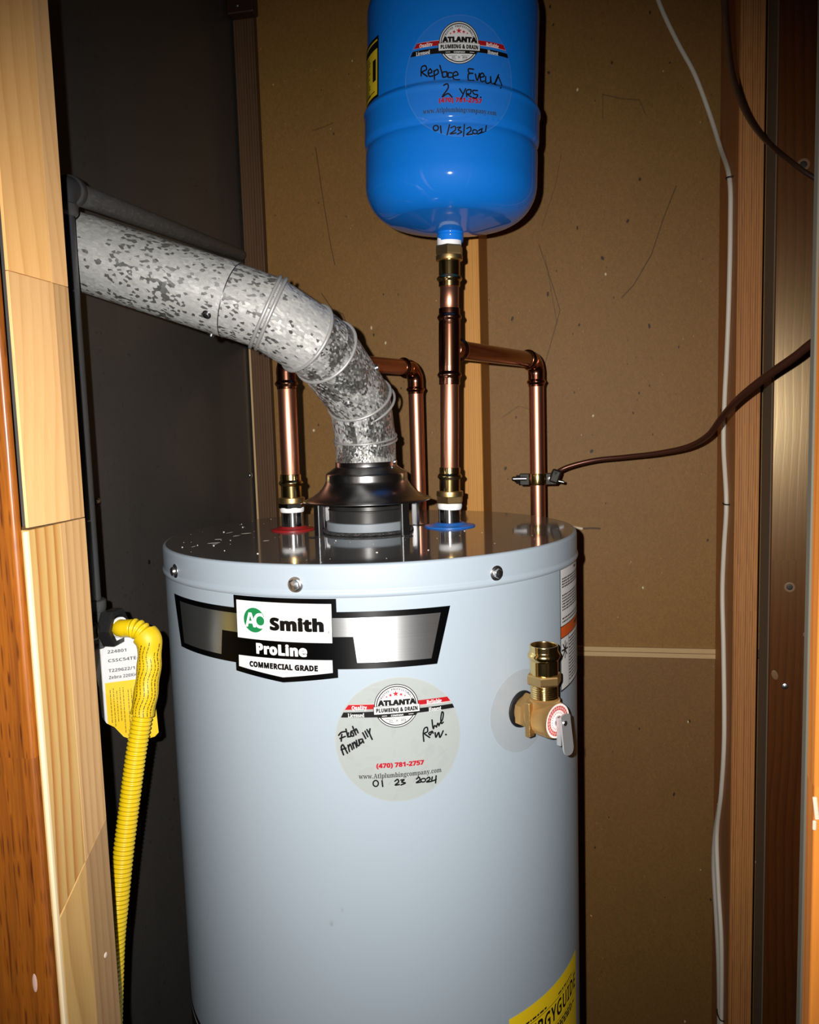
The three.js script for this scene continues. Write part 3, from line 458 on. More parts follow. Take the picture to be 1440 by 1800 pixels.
// contractor's round stickers: same print on both, different handwriting
function stickerCanvas(write, base, alphaBase) {
  const N = 1024, r = 506, c = 512, X = (x) => c + x * r, Y = (y) => c - y * r;
  const print = (g, mask) => {
    const col = (v) => (mask ? '#fff' : v), poly = (pts, v) => { g.fillStyle = col(v); g.beginPath(); pts.forEach(([x, y], i) => i ? g.lineTo(X(x), Y(y)) : g.moveTo(X(x), Y(y))); g.closePath(); g.fill(); };
    poly([[-0.845, 0.515], [-0.775, 0.6], [0.815, 0.618], [0.865, 0.535]], '#f2b9b9'); poly([[-0.84, 0.518], [-0.778, 0.597], [-0.2, 0.597], [-0.2, 0.52]], '#a30f17'); poly([[0.2, 0.612], [0.8, 0.617], [0.854, 0.54], [0.2, 0.538]], '#a30f17');
    poly([[-0.905, 0.395], [-0.862, 0.477], [0.888, 0.49], [0.915, 0.42], [0.3, 0.412], [-0.3, 0.385]], '#0b0b0d');
    const cy = 0.553, R = 0.338; g.fillStyle = col('#101014'); g.beginPath(); g.arc(X(-0.027), Y(cy), (R + 0.012) * r, 0, 7); g.fill(); g.fillStyle = col('#d9dbdc'); g.beginPath(); g.arc(X(-0.027), Y(cy), R * r, 0, 7); g.fill();
    if (!mask) {
      g.strokeStyle = '#101014'; g.lineWidth = 8; g.beginPath(); g.arc(X(-0.027), Y(cy), (R - 0.026) * r, 0, 7); g.stroke();
      const arcText = (t, rad, a0, a1, px) => { g.font = 'bold ' + px + 'px sans-serif'; g.fillStyle = '#15151a'; g.textAlign = 'center'; g.textBaseline = 'middle'; [...t].forEach((ch, i) => { const a = (a0 + (a1 - a0) * i / (t.length - 1)) * D2R; g.save(); g.translate(X(-0.027) + Math.sin(a) * rad * r, Y(cy) - Math.cos(a) * rad * r); g.rotate(a); g.fillText(ch, 0, 0); g.restore(); }); };
      arcText('TRUSTED PROFESSIONALS', 0.27, -66, 66, 24);
      const star = (x, y, q) => { g.fillStyle = '#c01d2a'; g.beginPath(); for (let i = 0; i < 10; i++) { const a = i * Math.PI / 5, k = (i % 2 ? 0.4 : 1) * q * r; g.lineTo(X(x) + Math.sin(a) * k, Y(y) - Math.cos(a) * k); } g.closePath(); g.fill(); };
      star(-0.033, 0.748, 0.052); star(-0.117, 0.73, 0.033); star(0.05, 0.732, 0.033); star(-0.178, 0.705, 0.02); star(0.112, 0.71, 0.02);
      heavy(g, 'ATLANTA', X(-0.018), Y(0.605), 0.6 * r, 54, 7, '#0b0b0d'); g.strokeStyle = '#0b0b0d';
      g.fillStyle = '#0b0b0d'; g.fillRect(X(-0.392), Y(0.557), 0.736 * r, 0.132 * r);
    }
    poly([[-0.384, 0.55], [0.336, 0.555], [0.338, 0.44], [-0.38, 0.43]], '#d9dbdc');
    poly([[-0.36, 0.428], [0.32, 0.432], [0.276, 0.379], [-0.316, 0.374]], '#0b0b0d');
    if (mask) { g.fillStyle = '#fff'; g.fillRect(X(-0.392), Y(0.557), 0.736 * r, 0.132 * r); }
    if (!mask) {
      heavy(g, 'PLUMBING & DRAIN', X(-0.02), Y(0.491), 0.67 * r, 44, 3, '#0b0b0d'); fit(g, 'COMPANY', X(-0.02), Y(0.402), 0.2 * r, 'bold #px sans-serif', 0.04 * r, '#f0f0f0');
      g.fillStyle = '#f0f0f0'; g.fillRect(X(-0.26), Y(0.405), 0.08 * r, 4); g.fillRect(X(0.16), Y(0.41), 0.08 * r, 4);
      fit(g, 'EST.', X(-0.115), Y(0.315), 0.07 * r, 'bold #px sans-serif', 0.04 * r, '#222'); fit(g, '2016', X(0.075), Y(0.318), 0.09 * r, 'bold #px sans-serif', 0.04 * r, '#222');
      g.strokeStyle = '#333'; g.lineWidth = 3; g.beginPath(); g.moveTo(X(-0.045), Y(0.335)); g.lineTo(X(-0.005), Y(0.295)); g.moveTo(X(-0.005), Y(0.335)); g.lineTo(X(-0.045), Y(0.295)); g.moveTo(X(-0.21), Y(0.345)); g.lineTo(X(-0.06), Y(0.345)); g.moveTo(X(0.01), Y(0.345)); g.lineTo(X(0.16), Y(0.345)); g.moveTo(X(-0.16), Y(0.285)); g.lineTo(X(-0.07), Y(0.285)); g.moveTo(X(0.03), Y(0.285)); g.lineTo(X(0.12), Y(0.285)); g.stroke();
      for (const [t, x, y, w] of [['Quality', -0.61, 0.548, 0.24], ['Licensed', -0.665, 0.425, 0.26], ['Reliable', 0.58, 0.565, 0.25], ['Honest', 0.59, 0.445, 0.21]]) fit(g, t, X(x), Y(y), w * r, 'bold #px serif', 0.085 * r, '#fff');
    }
    heavy(g, '(470) 781-2757', X(0.005), Y(-0.408), 0.77 * r, 50, 4, col('#a81526')); fit(g, 'www.Atlplumbingcompany.com', X(0.007), Y(-0.572), 1.33 * r, 'bold #px serif', 0.105 * r, col('#17171c'));
    g.lineCap = g.lineJoin = 'round';
    for (const [w, ...pts] of write) { g.strokeStyle = col(w > 5 ? '#07070c' : '#8d9196'); g.lineWidth = w; g.beginPath(); if (pts.length === 1) { const [x, y, a, b] = pts[0]; g.ellipse(X(x), Y(y), a * r, b * r, 0, 0, 7); } else { g.moveTo(X(pts[0][0]), Y(pts[0][1])); for (let i = 1; i < pts.length; i++) { const a = pts[i - 2] ?? pts[i - 1], p = pts[i - 1], q = pts[i], d = pts[i + 1] ?? q, k = 0.16; g.bezierCurveTo(X(p[0] + (q[0] - a[0]) * k), Y(p[1] + (q[1] - a[1]) * k), X(q[0] - (d[0] - p[0]) * k), Y(q[1] - (d[1] - p[1]) * k), X(q[0]), Y(q[1])); } } g.stroke(); }
  };
  const map = canvasTex(N, N, (g) => { g.fillStyle = base; g.fillRect(0, 0, N, N); for (let i = 0; i < 70; i++) { g.fillStyle = 'rgba(120,124,118,0.05)'; g.beginPath(); g.ellipse(hash(i, 1, 8) * N, hash(i, 2, 8) * N, 20 + 70 * hash(i, 3, 8), 10 + 20 * hash(i, 4, 8), hash(i, 5, 8) * 3, 0, 7); g.fill(); } print(g, false); });
  const al = canvasTex(N, N, (g) => { const q = Math.round(alphaBase * 255); g.fillStyle = `rgb(${q},${q},${q})`; g.fillRect(0, 0, N, N); g.strokeStyle = `rgb(${q + 30},${q + 30},${q + 30})`; g.lineWidth = 6; g.beginPath(); g.arc(c, c, 507, 0, 7); g.stroke(); print(g, true); }, false);
  return P({ map, alphaMap: al, transparent: true, roughness: 0.4, clearcoat: 0.5, clearcoatRoughness: 0.15 });
}
const GW = (w, ...pts) => [w, ...pts.map(([x, y]) => [(x - 733) / 655, -(y - 721 + 0.08 * (x - 736)) / 652])];       // strokes noted on a 6x view of the sticker
const GO = (w, x, y, a, b) => { const [, p] = GW(w, [x, y]); return [w, [p[0], p[1], a / 655, b / 655]]; };
const hand1 = [
  GW(13, [110, 702], [140, 668], [190, 655]), GW(13, [143, 690], [138, 725], [134, 762]), GW(13, [122, 735], [150, 722], [178, 708]), GW(13, [188, 630], [196, 672], [205, 712]), GW(13, [212, 668], [208, 705], [232, 702], [236, 662]), GW(13, [236, 668], [240, 700]), GW(13, [268, 640], [240, 652], [262, 672], [264, 696], [244, 700]), GW(13, [258, 598], [274, 640], [290, 682]), GW(13, [276, 656], [292, 620], [312, 660]),
  GW(14, [152, 905], [132, 830], [150, 800], [172, 840], [194, 884]), GW(13, [130, 854], [180, 832]), GW(13, [202, 800], [216, 866]), GW(13, [206, 824], [226, 788], [246, 842]), GW(13, [248, 774], [263, 828]), GW(13, [254, 794], [272, 762], [292, 816]), GW(13, [290, 742], [302, 796], [322, 784], [314, 734]), GW(13, [352, 724], [322, 736], [334, 772], [356, 742], [352, 724], [366, 762]), GW(13, [360, 658], [388, 716]), GW(13, [384, 640], [410, 696]), GW(13, [404, 622], [426, 662]), GW(13, [436, 612], [430, 660], [454, 722]),
  GW(12, [990, 742], [986, 660], [1000, 606], [1030, 596], [1032, 640], [1000, 660], [1054, 704]), GW(12, [1078, 640], [1046, 656], [1060, 678], [1082, 640], [1092, 660]), GW(12, [1084, 518], [1088, 570], [1096, 612], [1110, 580], [1132, 596]), GW(12, [1130, 596], [1146, 556], [1158, 584]), GW(12, [1158, 580], [1176, 548], [1198, 520], [1210, 456], [1194, 440], [1180, 510], [1186, 560], [1206, 548]),
  GW(13, [1114, 656], [1122, 704], [1152, 656], [1166, 708], [1202, 642]), GW(14, [1230, 682], [1235, 684]),
  GO(11, 475, 1192, 27, 32), GW(12, [541, 1160], [546, 1222]), GW(4, [608, 1202], [640, 1158]), GW(12, [674, 1164], [702, 1144], [712, 1172], [676, 1204], [718, 1200]), GW(12, [736, 1152], [770, 1148], [744, 1172], [782, 1184], [736, 1204]), GW(4, [868, 1178], [890, 1130]), GW(12, [900, 1144], [926, 1126], [936, 1154], [898, 1182], [944, 1178]), GO(11, 972, 1160, 25, 19), GW(12, [1010, 1144], [1034, 1130], [1044, 1154], [1008, 1180], [1062, 1176]), GW(12, [1070, 1130], [1066, 1172], [1112, 1158]), GW(12, [1112, 1120], [1104, 1196]),
];
const BX = (x, y) => [(x - 730) / 640 - 0.1, -(y - 752 - 42 * ((x - 860) / 500) ** 2) / 655 - 0.03];
const BW = (w, ...pts) => [w, ...pts.map(([x, y]) => BX(x, y))], BO = (w, x, y, a, b) => { const p = BX(x, y); return [w, [p[0], p[1], a / 640, b / 655]]; };
const hand2 = [
  BW(13, [350, 742], [354, 650], [400, 632], [412, 672], [362, 702], [422, 746]), BW(13, [436, 712], [476, 700], [456, 664], [432, 700], [448, 744], [488, 738]), BW(13, [500, 682], [506, 778]), BW(13, [500, 694], [536, 668], [548, 706], [508, 734]), BW(13, [566, 624], [602, 748]), BW(13, [642, 690], [600, 696], [600, 748], [644, 736], [644, 690], [658, 748]), BW(13, [702, 700], [664, 700], [662, 748], [708, 742]), BW(13, [714, 732], [768, 716], [748, 684], [716, 706], [724, 768], [784, 772]),
  BW(13, [942, 650], [886, 648], [892, 690], [934, 694], [886, 704], [888, 772], [948, 772]), BW(13, [964, 700], [986, 768], [1012, 690]), BW(13, [1018, 734], [1068, 716], [1046, 684], [1020, 712], [1032, 778], [1072, 770]), BW(13, [1086, 720], [1092, 804], [1144, 778], [1146, 718], [1162, 800], [1214, 770], [1248, 690]), BW(13, [1248, 690], [1204, 800], [1292, 822], [1300, 836], [1190, 808]), BW(13, [1240, 700], [1290, 800], [1272, 852]),
  BW(13, [608, 852], [648, 836], [656, 880], [594, 972], [656, 936], [702, 972]), BW(12, [786, 880], [816, 924]), BW(12, [852, 876], [804, 986]), BW(12, [866, 962], [864, 896], [912, 886], [904, 928], [864, 930], [918, 962]), BW(12, [988, 890], [934, 892], [948, 928], [990, 936], [972, 970], [934, 966]), BW(14, [1024, 960], [1028, 962]),
  BO(13, 525, 1310, 29, 30), BW(13, [578, 1284], [586, 1362]), BW(12, [680, 1264], [650, 1392]), BW(12, [694, 1302], [738, 1282], [744, 1324], [688, 1368], [752, 1356]), BW(12, [764, 1296], [806, 1288], [776, 1320], [816, 1342], [768, 1368]), BW(12, [846, 1254], [836, 1396]), BW(12, [874, 1302], [912, 1284], [918, 1324], [872, 1368], [938, 1360]), BO(12, 966, 1334, 27, 22), BW(12, [1008, 1322], [1036, 1302], [1044, 1332], [998, 1360], [1052, 1350]), BW(12, [1052, 1292], [1046, 1336], [1104, 1328]), BW(12, [1102, 1258], [1084, 1372]),
];
part('service_sticker', disc(TR - 0.0006, 18.2, 1.1036, 0.0586), stickerCanvas(hand1, '#b4bab6', 0.62), heater, 'round pale service sticker with handwriting');

// ---------------------------------------------------------------- draft hood
{
  const t = thing('draft_hood', 'flared dark steel draft hood on four legs over the flue', 'draft hood', [-0.2275, TOP, -0.914]);
  part('cone', lathe([[0.0738, 0.0362], [0.0748, 0.0366], [0.0748, 0.0378], [0.07, 0.0395], [0.063, 0.0428], [0.0565, 0.0475], [0.052, 0.0525], [0.0492, 0.057], [0.0482, 0.059], [0.0479, 0.0605], [0.0478, 0.066], [0.0474, 0.068], [0.0462, 0.0692], [0.0368, 0.0755], [0.036, 0.0768], [0.036, 0.0815], [0.0345, 0.0815], [0.0345, 0.076], [0.045, 0.0665], [0.047, 0.059], [0.055, 0.0465], [0.0735, 0.0362]], 96), hoodMetal, t);
  for (const a of [-41, 50, 136, 243]) {
    const s = [box(0.0096, 0.037, 0.0012, 0.0004), moved(box(0.0008, 0.037, 0.004, 0.0003), -0.0046, 0, -0.002), moved(box(0.0008, 0.037, 0.004, 0.0003), 0.0046, 0, -0.002), moved(box(0.0075, 0.0008, 0.01, 0.0003), 0, -0.0181, 0.004)];
    const leg = part('leg', s, darkMetal, t); leg.position.set(0.0705 * Math.sin(a * D2R), 0.0188, 0.0705 * Math.cos(a * D2R)); leg.rotation.y = a * D2R;
  }
  part('screw', onAxis(lathe(soft([[0, 0], [0.0028, 0], [0.0024, 0.0022], [0, 0.0026]], 0.0004), 8), V(0.0352, 0.081, 0.006), V(1, 0, 0.2)), zincScrew, t);
}

// ---------------------------------------------------------------- vent: collar, adjustable elbow, straight pipe
{
  const pts = [V(-0.2275, 1.342, -0.914), V(-0.2283, 1.3765, -0.9175), V(-0.2275, 1.4205, -0.893), V(-0.2462, 1.4685, -0.8285), V(-0.2577, 1.4805, -0.801), V(-0.2889, 1.504, -0.7757), V(-0.323, 1.517, -0.7708)];
  const end = V(-0.66, 1.6366, -0.7172);
  const rad = [0.0352, 0.0352, 0.0353, 0.0363, 0.0366, 0.0367, 0.0367];
  const N = 72, dirs = [], rings = [];
  for (let i = 0; i < pts.length - 1; i++) dirs.push(pts[i + 1].clone().sub(pts[i]).normalize());
  dirs.push(end.clone().sub(pts[6]).normalize());
  let u = V(0, 0, 1).addScaledVector(dirs[0], -dirs[0].z).normalize();
  const frames = dirs.map((d) => { u = u.clone().addScaledVector(d, -u.dot(d)).normalize(); return [u, d.clone().cross(u)]; });
  const ring = (c, n, d, fr, r) => { const o = []; for (let j = 0; j <= N; j++) { const a = j / N * Math.PI * 2, q = fr[0].clone().multiplyScalar(Math.cos(a) * r).addScaledVector(fr[1], Math.sin(a) * r), s = -q.dot(n) / d.dot(n); o.push(c.clone().add(q).addScaledVector(d, s)); } return o; };
  function gore(i, r0, r1) {
    const a = pts[i], b = pts[i + 1] ?? end, d = dirs[i], nA = i ? dirs[i - 1].clone().add(d).normalize() : d, nB = i + 1 < pts.length ? d.clone().add(dirs[i + 1]).normalize() : d;
    const A = ring(a, nA, d, frames[i], r0), B = ring(b, nB, d, frames[i], r1), pos = [], uv = [], idx = [], K = 4;
    for (let k = 0; k <= K; k++) for (let j = 0; j <= N; j++) { const p = A[j].clone().lerp(B[j], k / K); pos.push(p.x, p.y, p.z); uv.push(j / N * 2 * Math.PI * r0, p.clone().sub(a).dot(d) + i * 0.13); }
    for (let k = 0; k < K; k++) for (let j = 0; j < N; j++) { const p = k * (N + 1) + j, q = p + N + 1; idx.push(p, p + 1, q, q, p + 1, q + 1); }
    const g = new THREE.BufferGeometry(); g.setAttribute('position', new THREE.Float32BufferAttribute(pos, 3)); g.setAttribute('uv', new THREE.Float32BufferAttribute(uv, 2)); g.setIndex(idx); g.computeVertexNormals();
    // close the seam in the normals
    const nn = g.attributes.normal; for (let k = 0; k <= K; k++) { const p = k * (N + 1), q = p + N, s = V(nn.getX(p) + nn.getX(q), nn.getY(p) + nn.getY(q), nn.getZ(p) + nn.getZ(q)).normalize(); nn.setXYZ(p, s.x, s.y, s.z); nn.setXYZ(q, s.x, s.y, s.z); }
    return g;
  }
  const beadAt = (i, r, tube, slide = 0) => { const d = dirs[i], n = dirs[Math.max(0, i - 1)].clone().add(d).normalize(), c = pts[i].clone().addScaledVector(d, slide), R = ring(c, n, d, frames[i], r); R.pop(); return sweep(null, tube, { seg: 96, radial: 10, caps: false, curve: new THREE.CatmullRomCurve3(R, true) }); };
  const screwOn = (i, t, a, r) => { const c = pts[i].clone().lerp(pts[i + 1] ?? end, t), n = frames[i][0].clone().multiplyScalar(Math.cos(a)).addScaledVector(frames[i][1], Math.sin(a)); return onAxis(join([lathe(soft([[0, 0], [0.0046, 0], [0.0044, 0.001], [0, 0.0012]], 0.0003), 20), lathe(soft([[0, 0], [0.0034, 0], [0.0032, 0.0032], [0, 0.0036]], 0.0003), 6)]), c.addScaledVector(n, r), n); };
  const col = thing('vent_collar', 'short bright galvanised collar rising from the draft hood', 'vent pipe', [0, 0, 0]);
  part('sleeve', gore(0, rad[0], rad[1]), galvCollar, col);
  part('band', [beadAt(1, 0.0362, 0.0013), beadAt(1, 0.0362, 0.0013, -0.005)], beadMat, col);
  const el = thing('vent_elbow', 'galvanised adjustable vent elbow of several turned sections', 'vent elbow', [0, 0, 0]);
  const sec = []; for (let i = 1; i < 6; i++) sec[i] = part('section', gore(i, rad[i], rad[i + 1]), i > 3 ? galvPipe : galvElbow, el);
  part('bead', beadAt(2, 0.0362, 0.0016), beadMat, sec[1]); part('bead', beadAt(2, 0.0362, 0.0015, -0.011), beadMat, sec[1]); part('bead', beadAt(3, 0.0372, 0.0017), beadMat, sec[2]); part('bead', beadAt(4, 0.0375, 0.0019), beadMat, sec[3]);
  part('bead', [beadAt(5, 0.0376, 0.0019, 0.002), beadAt(5, 0.0376, 0.0019, -0.004)], beadMat, sec[4]);
  part('screw', screwOn(2, 0.42, 0.15, 0.036), zincScrew, sec[2]); part('screw', screwOn(2, 0.4, 1.75, 0.036), zincScrew, sec[2]);
  const st = thing('vent_pipe', 'dull spangled galvanised vent pipe running through the left wall', 'vent pipe', [0, 0, 0]);
  const vp = part('pipe', gore(6, 0.0374, 0.0374), galvPipe, st);
  part('seam', beadAt(6, 0.0374, 0.0005), darkMetal, vp);
  for (const a of [0.25, -0.75]) part('screw', screwOn(6, 0.032, a, 0.0372), darkMetal, vp);
}

// ---------------------------------------------------------------- copper pipework
const cup = (r, y0, y1, beadY) => { const a = r * 1.06, s = Math.sign(y1 - y0); const L = Math.abs(y1 - y0); return y1 > y0 ? [[r * 0.98, y0], [a, y0], [a, beadY - 0.0035], [a * 1.1, beadY - 0.0022], [a * 1.19, beadY - 0.0008], [a * 1.19, beadY + 0.0008], [a * 1.1, beadY + 0.0022], [a, beadY + 0.0035], [a, y1], [r * 0.98, y1]] : null; };
const hexNut = (r, y0, y1) => { const g = lathe(soft([[r * 0.7, y0], [r * 0.97, y0], [r, y0 + (y1 - y0) * 0.15], [r, y1 - (y1 - y0) * 0.15], [r * 0.97, y1], [r * 0.7, y1]], 0.0003), 6).toNonIndexed(); g.computeVertexNormals(); return g; };
const arc = (c, from, to, r, n = 14) => { // quarter bend about corner c, from direction 'from' (towards the incoming pipe) to direction 'to'
  const p = []; for (let i = 0; i <= n; i++) { const a = i / n * Math.PI / 2; p.push(c.clone().addScaledVector(from, r * (1 - Math.sin(a))).addScaledVector(to, r * (1 - Math.cos(a)))); } return p;
};
const PR = 0.0111;
function elbow(parent, corner, from, to, mat, r = 0.02) {
  const g = [sweep(arc(corner, from, to, r), PR * 1.08, { seg: 24, radial: 28 })];
  for (const d of [from, to]) g.push(onAxis(lathe(soft(cup(PR, 0, 0.019, 0.0125), 0.0006), 36), corner.clone().addScaledVector(d, r - 0.001), d));
  return part('elbow', g, mat, parent);
}
{
  // hot side: up from the pan, back behind the vent, and down behind the heater
  const x = -0.3257, z = -0.9285, b = V(x, TOP, z);
  const t = thing('hot_water_pipe', 'left copper pipe rising from the red ring, bending down behind the heater', 'copper pipe', [x, TOP, z]);
  part('thread_tape', lathe([[0.0132, 0.0215], [0.0142, 0.0222], [0.0146, 0.0245], [0.0143, 0.0275], [0.013, 0.0278]], 40), white, t, 'white thread tape');
  part('nut', hexNut(0.0162, 0.0268, 0.0333), chrome, t, 'steel hex nut');
  part('press_adapter', [lathe(soft([[0.012, 0.0325], [0.0156, 0.0328], [0.0158, 0.0335], [0.0158, 0.039], [0.0152, 0.0396], [0.0125, 0.0399]], 0.0004), 44)], brassDull, t, 'brass collar');
  part('press_adapter', lathe(soft(cup(0.0118, 0.0395, 0.0676, 0.0572), 0.0005), 44), brass, t, 'bright brass press fitting');
  const c1 = V(0, 0.2075, 0), dir = V(0.1095, 0, -0.262).normalize(), c2 = V(-0.2165, 1.4745, -1.1905).sub(b);
  const h = c2.clone().sub(c1).normalize();
  part('pipe', rod(V(0, 0.066, 0), V(0, 0.17, 0), PR, 40), copper, t);
  elbow(t, c1, V(0, -1, 0), h, copperFit);
  part('pipe', rod(c1.clone().addScaledVector(h, 0.036), c2.clone().addScaledVector(h, -0.036), PR), copper, t);
  elbow(t, c2, h.clone().negate(), V(0, -1, 0), copperFit);
  part('pipe', rod(c2.clone().add(V(0, -0.036, 0)), V(c2.x, -1.2, c2.z), PR), copper, t);
}
const coldBase = V(-0.1362, TOP, -0.9528), LEAN = -0.0225;
{
  const t = thing('cold_water_pipe', 'copper pipe with tee from the blue ring up to the blue tank', 'copper pipe', coldBase.toArray());
  const up = (name, geo, mat, label) => { const m = part(name, geo, mat, t, label); m.rotation.z = LEAN; return m; };
  up('thread_tape', lathe([[0.0132, 0.0205], [0.0141, 0.0215], [0.0148, 0.0245], [0.0146, 0.0272], [0.013, 0.0285]], 40), white, 'white thread tape');
  up('nut', [hexNut(0.0166, 0.0282, 0.0365), lathe(soft([[0.012, 0.036], [0.016, 0.0363], [0.016, 0.0425], [0.0125, 0.043]], 0.0004), 44)], brassDull, 'dull brass hex nut');
  up('press_adapter', lathe(soft(cup(0.0118, 0.0425, 0.0708, 0.0602), 0.0005), 44), brass, 'bright brass press fitting');
  up('pipe', rod(V(0, 0.069, 0), V(0, 0.171, 0), PR, 40), copper);
  up('tee', [lathe(soft([[PR * 0.98, 0.1685], [0.0124, 0.1685], [0.0124, 0.176], [0.0136, 0.1778], [0.0144, 0.1792], [0.0144, 0.1806], [0.0136, 0.182], [0.0124, 0.184], [0.0127, 0.19], [0.0127, 0.238], [0.0124, 0.2425], [0.0136, 0.2443], [0.0144, 0.2457], [0.0144, 0.2471], [0.0136, 0.2485], [0.0124, 0.2505], [0.0124, 0.2568], [PR * 0.98, 0.2568]], 0.0004), 44)], copperFit);
  up('pipe', rod(V(0, 0.255, 0), V(0, 0.283, 0), PR, 40), copper);
  const flip = (p) => p.map(([r, y]) => [r, -y]).reverse();
  up('press_adapter', lathe(soft(cup(0.0118, 0.2815, 0.3125, 0.2905), 0.0005), 44), brass, 'bright brass press fitting');
  up('nut', [lathe(soft([[0.012, 0.311], [0.0157, 0.3112], [0.0157, 0.3165], [0.0125, 0.317]], 0.0004), 44), hexNut(0.0166, 0.3165, 0.3275)], brassDull, 'brass hex nut');
  up('thread_tape', lathe([[0.011, 0.326], [0.0138, 0.3265], [0.0142, 0.334], [0.0138, 0.3385], [0.011, 0.339]], 40), white, 'white thread tape');
  // branch back and right, then down behind the heater
  const tee = V(0.2105 * -LEAN, 0.2105, 0), c2 = V(-0.0395, 1.4795, -1.2115).sub(coldBase), h = c2.clone().sub(tee).normalize();
  part('tee_branch', onAxis(lathe(soft(cup(PR, 0.008, 0.031, 0.024), 0.0005), 40), tee, h), copperFit, t);
  part('pipe', rod(tee.clone().addScaledVector(h, 0.028), c2.clone().addScaledVector(h, -0.034), PR, 36), copperFit, t, 'dark branch pipe');
  elbow(t, c2, h.clone().negate(), V(0, -1, 0), copperFit);
  part('pipe', rod(c2.clone().add(V(0, -0.036, 0)), V(c2.x, -1.2, c2.z), PR, 36), copper, t);
}

// ---------------------------------------------------------------- expansion tank
{
  const R = 0.0982, bx = coldBase.x + 0.337 * -LEAN + 0.0012, by = TOP + 0.3362, t = thing('expansion_tank', 'glossy blue steel expansion tank standing on the copper pipe', 'tank', [bx, by, coldBase.z]);
  t.rotation.z = -0.036;
  const rc = 0.042, hs = 0.056, prof = [[0.0001, 0.005], [0.03, 0.0072]];
  for (let a = 72; a >= 0; a -= 6) prof.push([R - rc + rc * Math.cos(a * D2R), hs - rc * Math.sin(a * D2R)]);
  // lower shell, groove, raised band, step to the upper shell
  prof.push([R, 0.085], [R - 0.0002, 0.09], [R - 0.0018, 0.0935], [R - 0.0022, 0.0952], [R - 0.0012, 0.0972], [R + 0.0006, 0.099], [R + 0.0012, 0.103], [R + 0.0010, 0.124], [R + 0.0014, 0.127], [R + 0.0021, 0.1295], [R + 0.0021, 0.131], [R + 0.0012, 0.1332], [R - 0.0012, 0.1352], [R - 0.0016, 0.137], [R - 0.0016, 0.236]);
  for (let a = 0; a <= 72; a += 6) prof.push([R - 0.0016 - rc + rc * Math.cos(a * D2R), 0.236 + rc * Math.sin(a * D2R)]);
  prof.push([0.03, 0.284], [0.0001, 0.287]);
  part('shell', lathe(prof, 128), bluePaint, t);
  part('neck', lathe(soft([[0.0148, -0.004], [0.0152, 0.001], [0.0158, 0.0025], [0.0146, 0.0035], [0.0152, 0.0055], [0.0158, 0.007], [0.0142, 0.0085], [0.0132, 0.012]], 0.0006), 48), bluePaint, t);
  const rad = (y) => { for (let i = 1; i < prof.length; i++) if (prof[i][1] >= y && prof[i][1] > 0.05) { const [a, b] = [prof[i - 1], prof[i]], k = (y - a[1]) / (b[1] - a[1] || 1); return a[0] + (b[0] - a[0]) * k + 0.0005; } return R; };
  part('service_sticker', disc(rad, 13.0, 0.1388, 0.0595), stickerCanvas(hand2, '#9fc4ea', 0.03), t, 'clear round service sticker with handwriting');
  const caution = canvasTex(256, 256, (g, w, h) => { g.fillStyle = '#0a0a08'; g.fillRect(0, 0, w, h); g.fillStyle = '#e0c22a'; g.fillRect(12, 12, w - 24, h - 24); g.fillStyle = '#111'; g.fillRect(12, 20, w - 24, 30); g.fillRect(w - 60, 90, 34, 90); for (let i = 0; i < 16; i++) g.fillRect(20, 60 + i * 11, 150 - 30 * hash(i, 1, 2), 5); g.fillRect(12, 222, w - 50, 4); });
  part('caution_label', wrap(rad, -82, -46.2, () => 0.136, () => 0.1985, { rows: 10 }), M({ map: caution, roughness: 0.45 }), t, 'yellow and black caution label');
}

